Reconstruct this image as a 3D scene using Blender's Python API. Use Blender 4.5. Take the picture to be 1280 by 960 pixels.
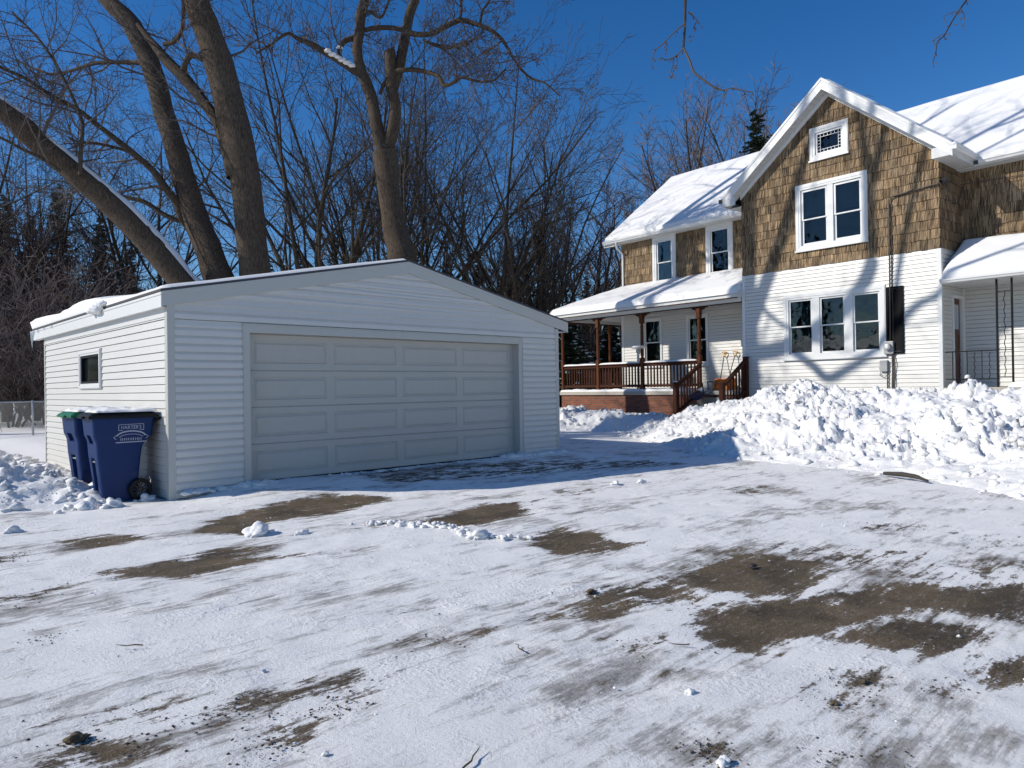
import bpy, math, random
import numpy as np
from mathutils import Vector, Matrix, noise as mnoise

for o in list(bpy.data.objects):
    bpy.data.objects.remove(o, do_unlink=True)
SC = bpy.context.scene
COL = SC.collection
rad = math.radians

# ------------------------------------------------------------------ camera
CAMZ = 1.336
cam = bpy.data.cameras.new('camera')
cam.sensor_width = 36.0
cam.lens = 36.0*907.0/1280.0
cam.clip_start = 0.05
cam.clip_end = 2000
co = bpy.data.objects.new('camera', cam)
COL.objects.link(co)
RR = ((0.72208303, -0.69165596, -0.01442633), (-0.0070173, 0.01352924, -0.99988385), (0.69177081, 0.7221004, 0.00491568))
m = Matrix.Identity(4)
for i in range(3):
    m[i][0] = RR[0][i]
    m[i][1] = -RR[1][i]
    m[i][2] = -RR[2][i]
    m[i][3] = (0, 0, CAMZ)[i]
co.matrix_world = m
SC.camera = co

# ------------------------------------------------------------------ light
SUN_EL = rad(31.5)
SUN_DIR = Vector((-math.cos(rad(33))*math.cos(SUN_EL), math.sin(rad(33))*math.cos(SUN_EL), math.sin(SUN_EL)))
world = bpy.data.worlds.new("World")
SC.world = world
world.use_nodes = True
wn = world.node_tree
bg = wn.nodes['Background']
sky = wn.nodes.new('ShaderNodeTexSky')
sky.sky_type = 'NISHITA'
sky.sun_disc = False
sky.sun_elevation = SUN_EL
sky.sun_rotation = math.atan2(SUN_DIR.x, SUN_DIR.y)
sky.altitude = 600
sky.air_density = 1.0
sky.dust_density = 0.15
sky.ozone_density = 3.0
hs = wn.nodes.new('ShaderNodeHueSaturation')
hs.inputs['Saturation'].default_value = 1.34
hs.inputs['Hue'].default_value = 0.508
wn.links.new(sky.outputs[0], hs.inputs['Color'])
wn.links.new(hs.outputs[0], bg.inputs[0])
bg.inputs[1].default_value = 0.108
sun = bpy.data.lights.new('sun', 'SUN')
sun.energy = 4.0
sun.angle = rad(0.55)
sun.color = (1.0, 0.95, 0.865)
so = bpy.data.objects.new('sun', sun)
COL.objects.link(so)
so.rotation_euler = (-SUN_DIR).to_track_quat('-Z', 'Y').to_euler()
so.location = (-20, 20, 30)
SC.view_settings.view_transform = 'Standard'
SC.view_settings.look = 'None'
SC.view_settings.gamma = 1
SC.view_settings.use_curve_mapping = False
SC.view_settings.exposure = 0.12
SC.cycles.max_bounces = 6
SC.cycles.transparent_max_bounces = 12


# ------------------------------------------------------------------ helpers
class MB:
    def __init__(s):
        s.v = []; s.f = []; s.c = []; s.mi = []
        s.col = None; s.cur = 0
    def add(s, vs, fs, col=None):
        b = len(s.v)
        s.v.extend(vs)
        for f in fs:
            s.f.append([b+i for i in f]); s.c.append(col); s.mi.append(s.cur)
    def quad(s, a, b, c, d, col=None): s.add([a, b, c, d], [(0, 1, 2, 3)], col)
    def box(s, x0, x1, y0, y1, z0, z1, col=None):
        vs = [(x, y, z) for z in (z0, z1) for y in (y0, y1) for x in (x0, x1)]
        s.add(vs, [(0, 2, 3, 1), (4, 5, 7, 6), (0, 1, 5, 4), (2, 6, 7, 3), (0, 4, 6, 2), (1, 3, 7, 5)], col)
    def hexa(s, vs, col=None):      # 4 bottom (ccw) 4 top
        s.add(vs, [(3, 2, 1, 0), (4, 5, 6, 7), (0, 1, 5, 4), (1, 2, 6, 5), (2, 3, 7, 6), (3, 0, 4, 7)], col)
    def prism(s, pts, off, col=None):  # polygon pts extruded by vector
        n = len(pts); o = Vector(off)
        vs = [tuple(p) for p in pts]+[tuple(Vector(p)+o) for p in pts]
        fs = [tuple(range(n))[::-1], tuple(range(n, 2*n))]+[(i, (i+1) % n, n+(i+1) % n, n+i) for i in range(n)]
        s.add(vs, fs, col)
    def tube(s, pts, rs, n=6, cap=False, col=None):
        m_ = len(pts)
        if m_ < 2: return
        b = len(s.v)
        ref = None
        for i in range(m_):
            p = pts[i]
            a = pts[max(0, i-1)]; c = pts[min(m_-1, i+1)]
            tx, ty, tz = c[0]-a[0], c[1]-a[1], c[2]-a[2]
            l = math.sqrt(tx*tx+ty*ty+tz*tz) or 1.0
            tx /= l; ty /= l; tz /= l
            if ref is None:
                ref = (0.0, 0.0, 1.0) if abs(tz) < 0.9 else (1.0, 0.0, 0.0)
            ux = ty*ref[2]-tz*ref[1]; uy = tz*ref[0]-tx*ref[2]; uz = tx*ref[1]-ty*ref[0]
            l = math.sqrt(ux*ux+uy*uy+uz*uz) or 1.0
            ux /= l; uy /= l; uz /= l
            wx = ty*uz-tz*uy; wy = tz*ux-tx*uz; wz = tx*uy-ty*ux
            ref = (-wx, -wy, -wz) if False else ref
            if abs(tx*ref[0]+ty*ref[1]+tz*ref[2]) > 0.97:
                ref = (wx, wy, wz)
            r = rs[i] if hasattr(rs, '__len__') else rs
            for k in range(n):
                a_ = 2*math.pi*k/n
                ca, sa = math.cos(a_)*r, math.sin(a_)*r
                s.v.append((p[0]+ux*ca+wx*sa, p[1]+uy*ca+wy*sa, p[2]+uz*ca+wz*sa))
        for i in range(m_-1):
            for k in range(n):
                k2 = (k+1) % n
                s.f.append([b+i*n+k, b+i*n+k2, b+(i+1)*n+k2, b+(i+1)*n+k]); s.c.append(col); s.mi.append(s.cur)
        if cap:
            s.f.append([b+k for k in range(n)][::-1]); s.c.append(col); s.mi.append(s.cur)
            s.f.append([b+(m_-1)*n+k for k in range(n)]); s.c.append(col); s.mi.append(s.cur)
    def grid(s, fn, nu, nv, col=None):
        b = len(s.v)
        for j in range(nv+1):
            for i in range(nu+1):
                s.v.append(tuple(fn(i/nu, j/nv)))
        for j in range(nv):
            for i in range(nu):
                a = b+j*(nu+1)+i
                s.f.append([a, a+1, a+nu+2, a+nu+1]); s.c.append(col); s.mi.append(s.cur)
    def blob(s, c, r, sub=1, seed=0, rough=0.3, sq=(1, 1, 1), col=None):
        vs, fs = ICO[sub]
        rng = random.Random(seed)
        o = rng.random()*100
        out = []
        for v in vs:
            k = 1+rough*mnoise.noise(Vector((v[0]*1.3+o, v[1]*1.3, v[2]*1.3+o)))*1.6
            out.append((c[0]+v[0]*r*k*sq[0], c[1]+v[1]*r*k*sq[1], c[2]+v[2]*r*k*sq[2]))
        s.add(out, fs, col)


import bmesh
ICO = {}
for sub in (1, 2, 3):
    bm_ = bmesh.new(); bmesh.ops.create_icosphere(bm_, subdivisions=sub, radius=1)
    ICO[sub] = ([tuple(v.co) for v in bm_.verts], [tuple(v.index for v in f.verts) for f in bm_.faces])
    bm_.free()


def build(name, mb, mat, parent=None, smooth=False, auto=None, bevel=0):
    me = bpy.data.meshes.new(name)
    me.from_pydata(mb.v, [], mb.f)
    mats = mat if isinstance(mat, (list, tuple)) else [mat]
    for x in mats: me.materials.append(x)
    if len(mats) > 1: me.polygons.foreach_set('material_index', mb.mi)
    if any(c is not None for c in mb.c):
        ca = me.color_attributes.new('tint', 'FLOAT_COLOR', 'CORNER')
        arr = []
        for p, c in zip(mb.f, mb.c):
            c = c or (1, 1, 1)
            arr.extend(list(c)+[1.0] if len(c) == 3 else c)
            for _ in range(len(p)-1): arr.extend(list(c)+[1.0] if len(c) == 3 else c)
        ca.data.foreach_set('color', arr)
    me.validate()
    if smooth:
        me.polygons.foreach_set('use_smooth', [True]*len(me.polygons))
    me.update()
    o = bpy.data.objects.new(name, me)
    COL.objects.link(o)
    if parent: o.parent = parent
    if smooth and auto:
        me.set_sharp_from_angle(angle=rad(auto))
    if bevel:
        md = o.modifiers.new('bevel', 'BEVEL'); md.width = bevel; md.segments = 2; md.limit_method = 'ANGLE'
    return o


def tag(o, label=None, cat=None, group=None, kind=None):
    if label: o['label'] = label
    if cat: o['category'] = cat
    if group: o['group'] = group
    if kind: o['kind'] = kind
    return o


def empty(name, loc, rz=0, label=None, cat=None, group=None):
    o = bpy.data.objects.new(name, None)
    o.location = loc; o.rotation_euler = (0, 0, rz)
    o.empty_display_size = 0.2
    COL.objects.link(o)
    return tag(o, label, cat, group)


# ------------------------------------------------------------------ materials
def newmat(name):
    mt = bpy.data.materials.new(name); mt.use_nodes = True
    nt = mt.node_tree
    return mt, nt, nt.nodes['Principled BSDF']


def nd(nt, t, **kw):
    n = nt.nodes.new(t)
    for k, v in kw.items():
        if k in n.inputs: n.inputs[k].default_value = v
        else: setattr(n, k, v)
    return n


def coords(nt, scale=(1, 1, 1), rot=(0, 0, 0), kind='Object'):
    tc = nt.nodes.new('ShaderNodeTexCoord')
    mp = nt.nodes.new('ShaderNodeMapping')
    mp.inputs['Scale'].default_value = scale
    mp.inputs['Rotation'].default_value = rot
    nt.links.new(tc.outputs[kind], mp.inputs[0])
    return mp.outputs[0]


def noise(nt, vec, scale, detail=4, rough=0.6, dist=0):
    n = nt.nodes.new('ShaderNodeTexNoise')
    n.inputs['Scale'].default_value = scale; n.inputs['Detail'].default_value = detail
    n.inputs['Roughness'].default_value = rough; n.inputs['Distortion'].default_value = dist
    nt.links.new(vec, n.inputs['Vector'])
    return n.outputs['Fac']


def ramp(nt, fac, stops):
    r = nt.nodes.new('ShaderNodeValToRGB')
    e = r.color_ramp.elements
    while len(e) < len(stops): e.new(0.5)
    for k, (p, c) in enumerate(stops):
        e[k].position = p
        e[k].color = (c, c, c, 1) if not hasattr(c, '__len__') else (*c, 1)
    nt.links.new(fac, r.inputs[0])
    return r.outputs[0]


def mathn(nt, op, a, b=None, c=None, clamp=False):
    n = nt.nodes.new('ShaderNodeMath'); n.operation = op; n.use_clamp = clamp
    for i, x in enumerate((a, b, c)):
        if x is None: continue
        if isinstance(x, (int, float)): n.inputs[i].default_value = x
        else: nt.links.new(x, n.inputs[i])
    return n.outputs[0]


def mixc(nt, fac, a, b, mode='MIX'):
    n = nt.nodes.new('ShaderNodeMix'); n.data_type = 'RGBA'; n.blend_type = mode
    for i, x in ((0, fac), (6, a), (7, b)):
        if isinstance(x, (int, float)): n.inputs[i].default_value = x
        elif isinstance(x, tuple): n.inputs[i].default_value = (*x, 1)
        else: nt.links.new(x, n.inputs[i])
    return n.outputs[2]


def bump(nt, h, strength, dist, bs, prev=None):
    b = nt.nodes.new('ShaderNodeBump')
    b.inputs['Strength'].default_value = strength
    b.inputs['Distance'].default_value = dist
    nt.links.new(h, b.inputs['Height'])
    if prev is not None: nt.links.new(prev, b.inputs['Normal'])
    if bs is not None: nt.links.new(b.outputs[0], bs.inputs['Normal'])
    return b.outputs[0]


def painted(name, col, rough=0.5, dirt=0.15, dcol=(0.45, 0.42, 0.37), scale=3.0, bmp=0.0, bscale=40, spec=0.5, metallic=0, stretch=(1, 1, 0.35)):
    mt, nt, bs = newmat(name)
    v = coords(nt, stretch)
    f = ramp(nt, noise(nt, v, scale, 6, 0.65), [(0.35, 0.0), (0.75, 1.0)])
    f2 = ramp(nt, noise(nt, v, scale*7, 4, 0.7), [(0.4, 0.3), (0.7, 1.0)])
    k = mathn(nt, 'MULTIPLY', mathn(nt, 'MULTIPLY', f, f2), dirt)
    c = mixc(nt, k, col, dcol)
    nt.links.new(c, bs.inputs['Base Color'])
    bs.inputs['Roughness'].default_value = rough
    bs.inputs['Specular IOR Level'].default_value = spec
    bs.inputs['Metallic'].default_value = metallic
    if bmp: bump(nt, noise(nt, coords(nt), bscale, 3), bmp, 0.004, bs)
    return mt


M = {}
M['siding'] = painted('white_siding', (0.62, 0.605, 0.565), 0.42, 0.22, (0.42, 0.42, 0.39), 2.2, 0.35, 14)
M['trim'] = painted('white_trim', (0.68, 0.68, 0.66), 0.4, 0.2, (0.5, 0.49, 0.45), 4)
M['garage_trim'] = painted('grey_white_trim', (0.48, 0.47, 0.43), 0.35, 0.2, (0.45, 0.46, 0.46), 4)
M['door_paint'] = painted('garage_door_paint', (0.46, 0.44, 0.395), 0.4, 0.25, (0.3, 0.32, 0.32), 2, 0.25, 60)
M['soffit'] = painted('soffit_white', (0.6, 0.6, 0.58), 0.5, 0.2)
M['roofing'] = painted('asphalt_shingles', (0.06, 0.06, 0.062), 0.9, 0.5, (0.12, 0.12, 0.12), 20, 0.6, 60)
M['black'] = painted('black_metal', (0.006, 0.006, 0.006), 0.5, 0.1, (0.02, 0.02, 0.02), spec=0.15)
M['black_plastic'] = painted('black_plastic', (0.007, 0.007, 0.008), 0.5, 0.2, (0.025, 0.025, 0.025), spec=0.2)
M['shutter'] = painted('shutter_paint', (0.005, 0.005, 0.006), 0.6, 0.2, (0.012, 0.012, 0.013), spec=0.1)
M['stained'] = painted('red_brown_stained_wood', (0.055, 0.018, 0.009), 0.65, 0.7, (0.03, 0.014, 0.009), 5, 0.5, 50, spec=0.15, stretch=(1, 1, 0.25))
M['post_wood'] = painted('brown_post_wood', (0.11, 0.037, 0.014), 0.65, 0.6, (0.055, 0.02, 0.011), 5, 0.4, 40, spec=0.15, stretch=(1, 1, 0.2))
M['brown_metal'] = painted('brown_gutter', (0.09, 0.06, 0.045), 0.4, 0.2)
M['door_wood'] = painted('brown_door_wood', (0.10, 0.035, 0.014), 0.35, 0.5, (0.05, 0.02, 0.01), 4)
M['concrete'] = painted('pale_concrete', (0.42, 0.39, 0.33), 0.85, 0.5, (0.3, 0.27, 0.22), 5, 0.5, 60, stretch=(1, 1, 1))
M['meter_grey'] = painted('meter_grey', (0.38, 0.38, 0.37), 0.4, 0.3, (0.2, 0.2, 0.2), 8, metallic=0.2)
M['conduit'] = painted('conduit_grey', (0.07, 0.055, 0.045), 0.5, 0.3, (0.05, 0.05, 0.05), 8, metallic=0.2)
M['cable'] = painted('cable', (0.03, 0.028, 0.026), 0.6, 0.2)
M['galv'] = painted('galvanised_steel', (0.42, 0.43, 0.44), 0.4, 0.3, (0.25, 0.25, 0.25), 10, metallic=0.7)
M['cart_blue'] = painted('cart_blue_plastic', (0.001, 0.020, 0.10), 0.45, 0.4, (0.004, 0.032, 0.11), 6, 0.25, 120, spec=0.3)
M['lid_green'] = painted('lid_green_plastic', (0.008, 0.13, 0.05), 0.4, 0.3, (0.02, 0.1, 0.05), 6, 0.2, 120)
M['print_white'] = painted('printed_white', (0.42, 0.44, 0.5), 0.5, 0.5, (0.15, 0.17, 0.3), 60)
M['orange'] = painted('orange_plastic', (0.7, 0.19, 0.02), 0.4, 0.2, (0.4, 0.15, 0.05))
M['yellow'] = painted('yellow_plastic', (0.8, 0.42, 0.04), 0.4, 0.1, (0.5, 0.3, 0.05))
M['navy'] = painted('navy_plastic', (0.012, 0.016, 0.05), 0.4, 0.2, (0.05, 0.05, 0.08))
M['curtain'] = painted('pale_curtain', (0.28, 0.33, 0.36), 0.8, 0.2, (0.16, 0.2, 0.22), 3)
M['lace'] = painted('dark_curtain', (0.5, 0.5, 0.5), 0.8, 0.5, (0.25, 0.25, 0.25), 4)
M['tan_weed'] = painted('leaf_litter', (0.11, 0.08, 0.045), 0.9, 0.6, (0.05, 0.04, 0.03), 30, stretch=(1, 1, 1))
M['stick'] = painted('dark_wet_wood', (0.035, 0.028, 0.022), 0.7, 0.5, (0.09, 0.08, 0.07), 12, 0.5, 60)


def snow_mat(name, fine=1.0, lump=1.0, dirt=0.0):
    mt, nt, bs = newmat(name)
    v = coords(nt)
    c = mixc(nt, noise(nt, v, 1.7, 4), (0.76, 0.752, 0.74), (0.83, 0.822, 0.80))
    if dirt:
        d = ramp(nt, noise(nt, v, 9, 6, 0.75), [(0.60, 0.0), (0.72, 1.0)])
        c = mixc(nt, mathn(nt, 'MULTIPLY', d, dirt), c, (0.35, 0.30, 0.24))
    nt.links.new(c, bs.inputs['Base Color'])
    bs.inputs['Roughness'].default_value = 0.65
    bs.inputs['Specular IOR Level'].default_value = 0.3
    b1 = bump(nt, noise(nt, v, 22, 5, 0.65), 0.5*lump, 0.02, None)
    bump(nt, noise(nt, v, 160, 3, 0.7), 0.5*fine, 0.004, bs, b1)
    return mt


M['snow'] = snow_mat('fresh_snow', 0.5, 0.35)
M['bank'] = snow_mat('ploughed_snow', 1.0, 1.2, 0.22)


def bark_mat(name, c0, c1, sc=1.0, moss=0.0):
    mt, nt, bs = newmat(name)
    v = coords(nt, (1, 1, 0.16))
    n = noise(nt, v, 44*sc, 6, 0.72, 0.3)
    c = mixc(nt, ramp(nt, n, [(0.36, 0.0), (0.62, 1.0)]), c0, c1)
    g = ramp(nt, noise(nt, coords(nt), 1.3, 5, 0.7), [(0.52, 0.0), (0.7, 1.0)])
    c = mixc(nt, mathn(nt, 'MULTIPLY', g, moss), c, (0.13, 0.13, 0.09))
    nt.links.new(c, bs.inputs['Base Color'])
    bs.inputs['Roughness'].default_value = 0.9
    bs.inputs['Specular IOR Level'].default_value = 0.2
    bump(nt, n, 0.9, 0.03, bs)
    return mt


M['bark'] = bark_mat('maple_bark', (0.026, 0.020, 0.015), (0.125, 0.092, 0.066), 1.0, 0.22)
M['bark_dark'] = bark_mat('dark_bark', (0.02, 0.016, 0.013), (0.085, 0.067, 0.05), 1.0, 0.3)
M['twig'] = painted('twig_bark', (0.075, 0.058, 0.050), 0.8, 0.5, (0.13, 0.105, 0.095), 1.5, stretch=(1, 1, 1))
M['twig_red'] = painted('reddish_twigs', (0.075, 0.043, 0.036), 0.8, 0.5, (0.12, 0.07, 0.055), 1.0, stretch=(1, 1, 1))
M['twig_grey'] = painted('grey_twigs', (0.13, 0.10, 0.09), 0.8, 0.5, (0.075, 0.055, 0.05), 1.0, stretch=(1, 1, 1))
M['twig_far'] = painted('brown_grey_twigs', (0.06, 0.05, 0.043), 0.8, 0.5, (0.09, 0.075, 0.062), 1.0, stretch=(1, 1, 1))
M['dark_glass'] = painted('dark_glass', (0.008, 0.01, 0.01), 0.12, 0.1, (0.02, 0.02, 0.02), spec=0.12)
M['needle'] = painted('spruce_needles', (0.018, 0.032, 0.014), 0.7, 0.8, (0.045, 0.045, 0.02), 1.2, stretch=(1, 1, 1))
M['needle_light'] = painted('paler_spruce_needles', (0.03, 0.05, 0.02), 0.7, 0.8, (0.06, 0.05, 0.025), 1.0, stretch=(1, 1, 1))  # paler green for the gable conifer and the snowy spruces


def shingle_mat():
    mt, nt, bs = newmat('brown_shake')
    at = nd(nt, 'ShaderNodeVertexColor', layer_name='tint')
    tc = nt.nodes.new('ShaderNodeTexCoord')
    sx = nt.nodes.new('ShaderNodeSeparateXYZ'); nt.links.new(tc.outputs['Object'], sx.inputs[0])
    u = mathn(nt, 'ADD', sx.outputs[0], sx.outputs[1])
    cb = nt.nodes.new('ShaderNodeCombineXYZ')
    nt.links.new(mathn(nt, 'MULTIPLY', u, 34), cb.inputs[0])
    nt.links.new(mathn(nt, 'MULTIPLY', sx.outputs[2], 2.2), cb.inputs[1])
    st = noise(nt, cb.outputs[0], 1.0, 3, 0.6)
    k = ramp(nt, st, [(0.36, (0.22, 0.19, 0.16)), (0.48, (0.75, 0.72, 0.68)), (0.64, (1.5, 1.45, 1.38))])
    c = mixc(nt, 1.0, at.outputs[0], k, 'MULTIPLY')
    blot = ramp(nt, noise(nt, coords(nt, (1, 1, 0.7)), 1.6, 5, 0.7), [(0.42, 0.0), (0.7, 1.0)])
    c = mixc(nt, mathn(nt, 'MULTIPLY', blot, 0.3), c, (0.07, 0.05, 0.035))
    nt.links.new(c, bs.inputs['Base Color'])
    bs.inputs['Roughness'].default_value = 0.8
    bs.inputs['Specular IOR Level'].default_value = 0.2
    bump(nt, st, 0.8, 0.02, bs)
    return mt


M['shake'] = shingle_mat()


def brick_mat():
    mt, nt, bs = newmat('red_brick')
    tc = nt.nodes.new('ShaderNodeTexCoord')
    sx = nt.nodes.new('ShaderNodeSeparateXYZ'); nt.links.new(tc.outputs['Object'], sx.inputs[0])
    cb = nt.nodes.new('ShaderNodeCombineXYZ')
    nt.links.new(mathn(nt, 'ADD', sx.outputs[0], sx.outputs[1]), cb.inputs[0]); nt.links.new(sx.outputs[2], cb.inputs[1])
    br = nt.nodes.new('ShaderNodeTexBrick')
    nt.links.new(cb.outputs[0], br.inputs['Vector'])
    br.inputs['Scale'].default_value = 1.0
    br.inputs['Brick Width'].default_value = 0.21; br.inputs['Row Height'].default_value = 0.073
    br.inputs['Mortar Size'].default_value = 0.008
    br.inputs['Color1'].default_value = (0.26, 0.085, 0.038, 1); br.inputs['Color2'].default_value = (0.15, 0.05, 0.025, 1)
    br.inputs['Mortar'].default_value = (0.16, 0.13, 0.11, 1)
    nt.links.new(br.outputs[0], bs.inputs['Base Color'])
    bs.inputs['Roughness'].default_value = 0.9
    bump(nt, mathn(nt, 'SUBTRACT', 1.0, br.outputs[1]), 0.6, 0.01, bs)
    return mt


M['brick'] = brick_mat()


def glass_mat():
    mt, nt, bs = newmat('window_glass')
    out = nt.nodes['Material Output']
    gl = nd(nt, 'ShaderNodeBsdfGlossy'); gl.inputs['Roughness'].default_value = 0.01
    gl.inputs['Color'].default_value = (0.8, 0.85, 0.9, 1)
    tr = nd(nt, 'ShaderNodeBsdfTransparent'); tr.inputs[0].default_value = (0.42, 0.50, 0.50, 1)
    fr = nd(nt, 'ShaderNodeFresnel'); fr.inputs[0].default_value = 1.52
    bump(nt, noise(nt, coords(nt), 1.7, 2), 0.35, 0.03, gl)
    mx = nd(nt, 'ShaderNodeMixShader')
    nt.links.new(fr.outputs[0], mx.inputs[0]); nt.links.new(tr.outputs[0], mx.inputs[1]); nt.links.new(gl.outputs[0], mx.inputs[2])
    nt.links.new(mx.outputs[0], out.inputs[0])
    return mt


M['glass'] = glass_mat()


def ice_mat():
    mt, nt, bs = newmat('icicle_ice')
    bs.inputs['Base Color'].default_value = (0.8, 0.86, 0.9, 1)
    bs.inputs['Roughness'].default_value = 0.12
    bs.inputs['Transmission Weight'].default_value = 0.6
    bs.inputs['IOR'].default_value = 1.31
    return mt


M['ice'] = ice_mat()


def ground_mat():
    mt, nt, bs = newmat('snow_packed_driveway')
    L = nt.links.new
    at = nd(nt, 'ShaderNodeAttribute', attribute_name='bare')
    dr = nd(nt, 'ShaderNodeAttribute', attribute_name='drive')
    v = coords(nt)
    # streaks left by plough and tyres
    s1 = noise(nt, coords(nt, (0.8, 6.0, 1), (0, 0, rad(20))), 1.5, 9, 0.72, 0.15)
    s2 = noise(nt, coords(nt, (1.0, 10.0, 1), (0, 0, rad(-4))), 2.2, 8, 0.72, 0.1)
    fine = noise(nt, v, 42, 7, 0.78)
    mid = noise(nt, coords(nt, (1, 1.8, 1), (0, 0, rad(15))), 5.0, 9, 0.74)
    big = noise(nt, coords(nt, (1, 1.6, 1), (0, 0, rad(12))), 0.8, 6, 0.65)
    cen = lambda x, k: mathn(nt, 'MULTIPLY', mathn(nt, 'SUBTRACT', x, 0.5), k)
    add = lambda *xs: xs[0] if len(xs) == 1 else mathn(nt, 'ADD', xs[0], add(*xs[1:]))
    tot = add(at.outputs['Fac'], cen(s1, 1.7), cen(mid, 1.5), cen(fine, 0.9), cen(s2, 0.6))
    bare = ramp(nt, tot, [(0.54, 0.0), (0.59, 0.6), (0.68, 0.95), (0.8, 1.0)])
    # thin dirty film of trodden snow everywhere on the drive
    film = add(mathn(nt, 'MULTIPLY', s1, 0.5), mathn(nt, 'MULTIPLY', s2, 0.5), cen(mid, 0.6), cen(big, 1.0), cen(fine, 0.25), mathn(nt, 'MULTIPLY', at.outputs['Fac'], 0.16))
    filmr = ramp(nt, film, [(0.505, 0.0), (0.56, 0.16), (0.615, 0.55), (0.70, 0.97)])
    filmr = mathn(nt, 'MULTIPLY', filmr, dr.outputs['Fac'])
    snowc = mixc(nt, noise(nt, v, 2.3, 5), (0.90, 0.88, 0.85), (0.95, 0.935, 0.905))
    filmc = mixc(nt, ramp(nt, fine, [(0.38, 0.0), (0.62, 1.0)]), (0.20, 0.185, 0.16), (0.46, 0.44, 0.41))
    c = mixc(nt, filmr, snowc, filmc)
    speck = ramp(nt, noise(nt, v, 80, 4, 0.8), [(0.66, 0.0), (0.73, 1.0)])
    c = mixc(nt, mathn(nt, 'MULTIPLY', mathn(nt, 'MULTIPLY', speck, dr.outputs['Fac']), 0.55), c, (0.15, 0.13, 0.11))
    grav = ramp(nt, noise(nt, v, 120, 5, 0.85), [(0.34, (0.035, 0.024, 0.013)), (0.52, (0.10, 0.072, 0.041)), (0.70, (0.26, 0.205, 0.135))])
    wet = ramp(nt, noise(nt, v, 2.2, 5), [(0.35, 0.65), (0.62, 1.5)])
    grav = mixc(nt, 1.0, grav, wet, 'MULTIPLY')
    rest = ramp(nt, noise(nt, coords(nt, (1, 2.5, 1), (0, 0, rad(14))), 14, 8, 0.8), [(0.55, 0.0), (0.68, 0.8)])
    grav = mixc(nt, mathn(nt, 'MULTIPLY', rest, 0.5), grav, (0.52, 0.52, 0.53))
    c = mixc(nt, bare, c, grav)
    L(c, bs.inputs['Base Color'])
    L(mixc(nt, bare, (0.62, 0.62, 0.62), (0.78, 0.78, 0.78)), bs.inputs['Roughness'])
    bs.inputs['Specular IOR Level'].default_value = 0.3
    h = mathn(nt, 'SUBTRACT', 0.0, bare)
    b0 = bump(nt, h, 0.8, 0.012, None)
    b0 = bump(nt, s1, 0.35, 0.02, None, b0)
    b0 = bump(nt, s2, 0.35, 0.014, None, b0)
    vo = nd(nt, 'ShaderNodeTexVoronoi', feature='SMOOTH_F1'); vo.inputs['Scale'].default_value = 34; vo.inputs['Smoothness'].default_value = 0.35
    wv = nd(nt, 'ShaderNodeVectorMath', operation='ADD'); nz = nd(nt, 'ShaderNodeTexNoise'); nz.inputs['Scale'].default_value = 14
    sc_ = nd(nt, 'ShaderNodeVectorMath', operation='SCALE'); sc_.inputs['Scale'].default_value = 0.08
    L(v, nz.inputs['Vector']); L(nz.outputs['Color'], sc_.inputs[0]); L(v, wv.inputs[0]); L(sc_.outputs[0], wv.inputs[1]); L(wv.outputs[0], vo.inputs['Vector'])
    patch = ramp(nt, noise(nt, v, 1.6, 8, 0.8), [(0.50, 0.0), (0.64, 1.0)])
    vh = mathn(nt, 'MULTIPLY', mathn(nt, 'SUBTRACT', 1.0, vo.outputs['Distance']), patch)
    b0 = bump(nt, vh, 0.9, 0.010, None, b0)
    b1 = bump(nt, fine, 0.9, 0.010, None, b0)
    bump(nt, noise(nt, v, 170, 4, 0.8), 0.7, 0.003, bs, b1)
    return mt


M['ground'] = ground_mat()

# ------------------------------------------------------------------ traced world data (metres)
CLUMP_TRUNKS={'clump_trunk_a':[(8.28,17.83,1.72,0.472),(8.15,17.88,3.16,0.409),(8.08,17.88,4.48,0.378),(7.99,17.91,5.7,0.367),(7.88,17.95,6.91,0.366),(7.76,18.0,7.71,0.385),(7.65,18.05,8.21,0.374),(7.49,18.14,9.0,0.353),(7.35,18.22,9.69,0.343),(7.13,18.36,10.48,0.332),(6.93,18.49,11.17,0.311),(6.74,18.62,12.35,0.28),(6.64,18.65,13.93,0.24),(6.73,18.49,15.69,0.189),(6.59,18.56,17.65,0.139),(6.67,18.41,19.4,0.079)],
'clump_trunk_b':[(8.2,17.9,1.73,0.451),(7.89,18.35,3.18,0.392),(7.53,18.85,4.34,0.363),(7.37,19.16,5.2,0.334),(7.21,19.47,5.97,0.315),(6.98,19.86,7.38,0.286),(6.84,20.14,8.27,0.266),(6.76,20.38,8.85,0.257),(6.67,20.63,9.65,0.259),(6.53,20.92,10.47,0.249),(6.38,21.22,11.07,0.262),(6.23,21.53,11.57,0.241),(5.88,22.03,12.19,0.221),(5.44,22.61,13.26,0.211),(4.92,23.26,15.02,0.19),(4.72,23.6,17.35,0.157),(4.35,24.09,19.72,0.102)],
'clump_trunk_c':[(8.13,17.97,1.73,0.451),(7.33,18.47,3.16,0.386),(6.65,18.86,4.12,0.322),(6.11,19.11,4.89,0.308),(5.56,19.38,5.6,0.295),(5.05,19.6,6.14,0.283),(4.61,19.76,6.55,0.27),(4.22,19.87,6.92,0.257),(3.84,19.98,7.24,0.255),(3.57,19.98,7.5,0.261),(3.36,19.92,7.64,0.24),(3.06,19.95,7.88,0.228),(2.38,20.34,8.45,0.208),(1.46,20.96,9.46,0.17),(0.44,21.67,11.15,0.115)]}
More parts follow.
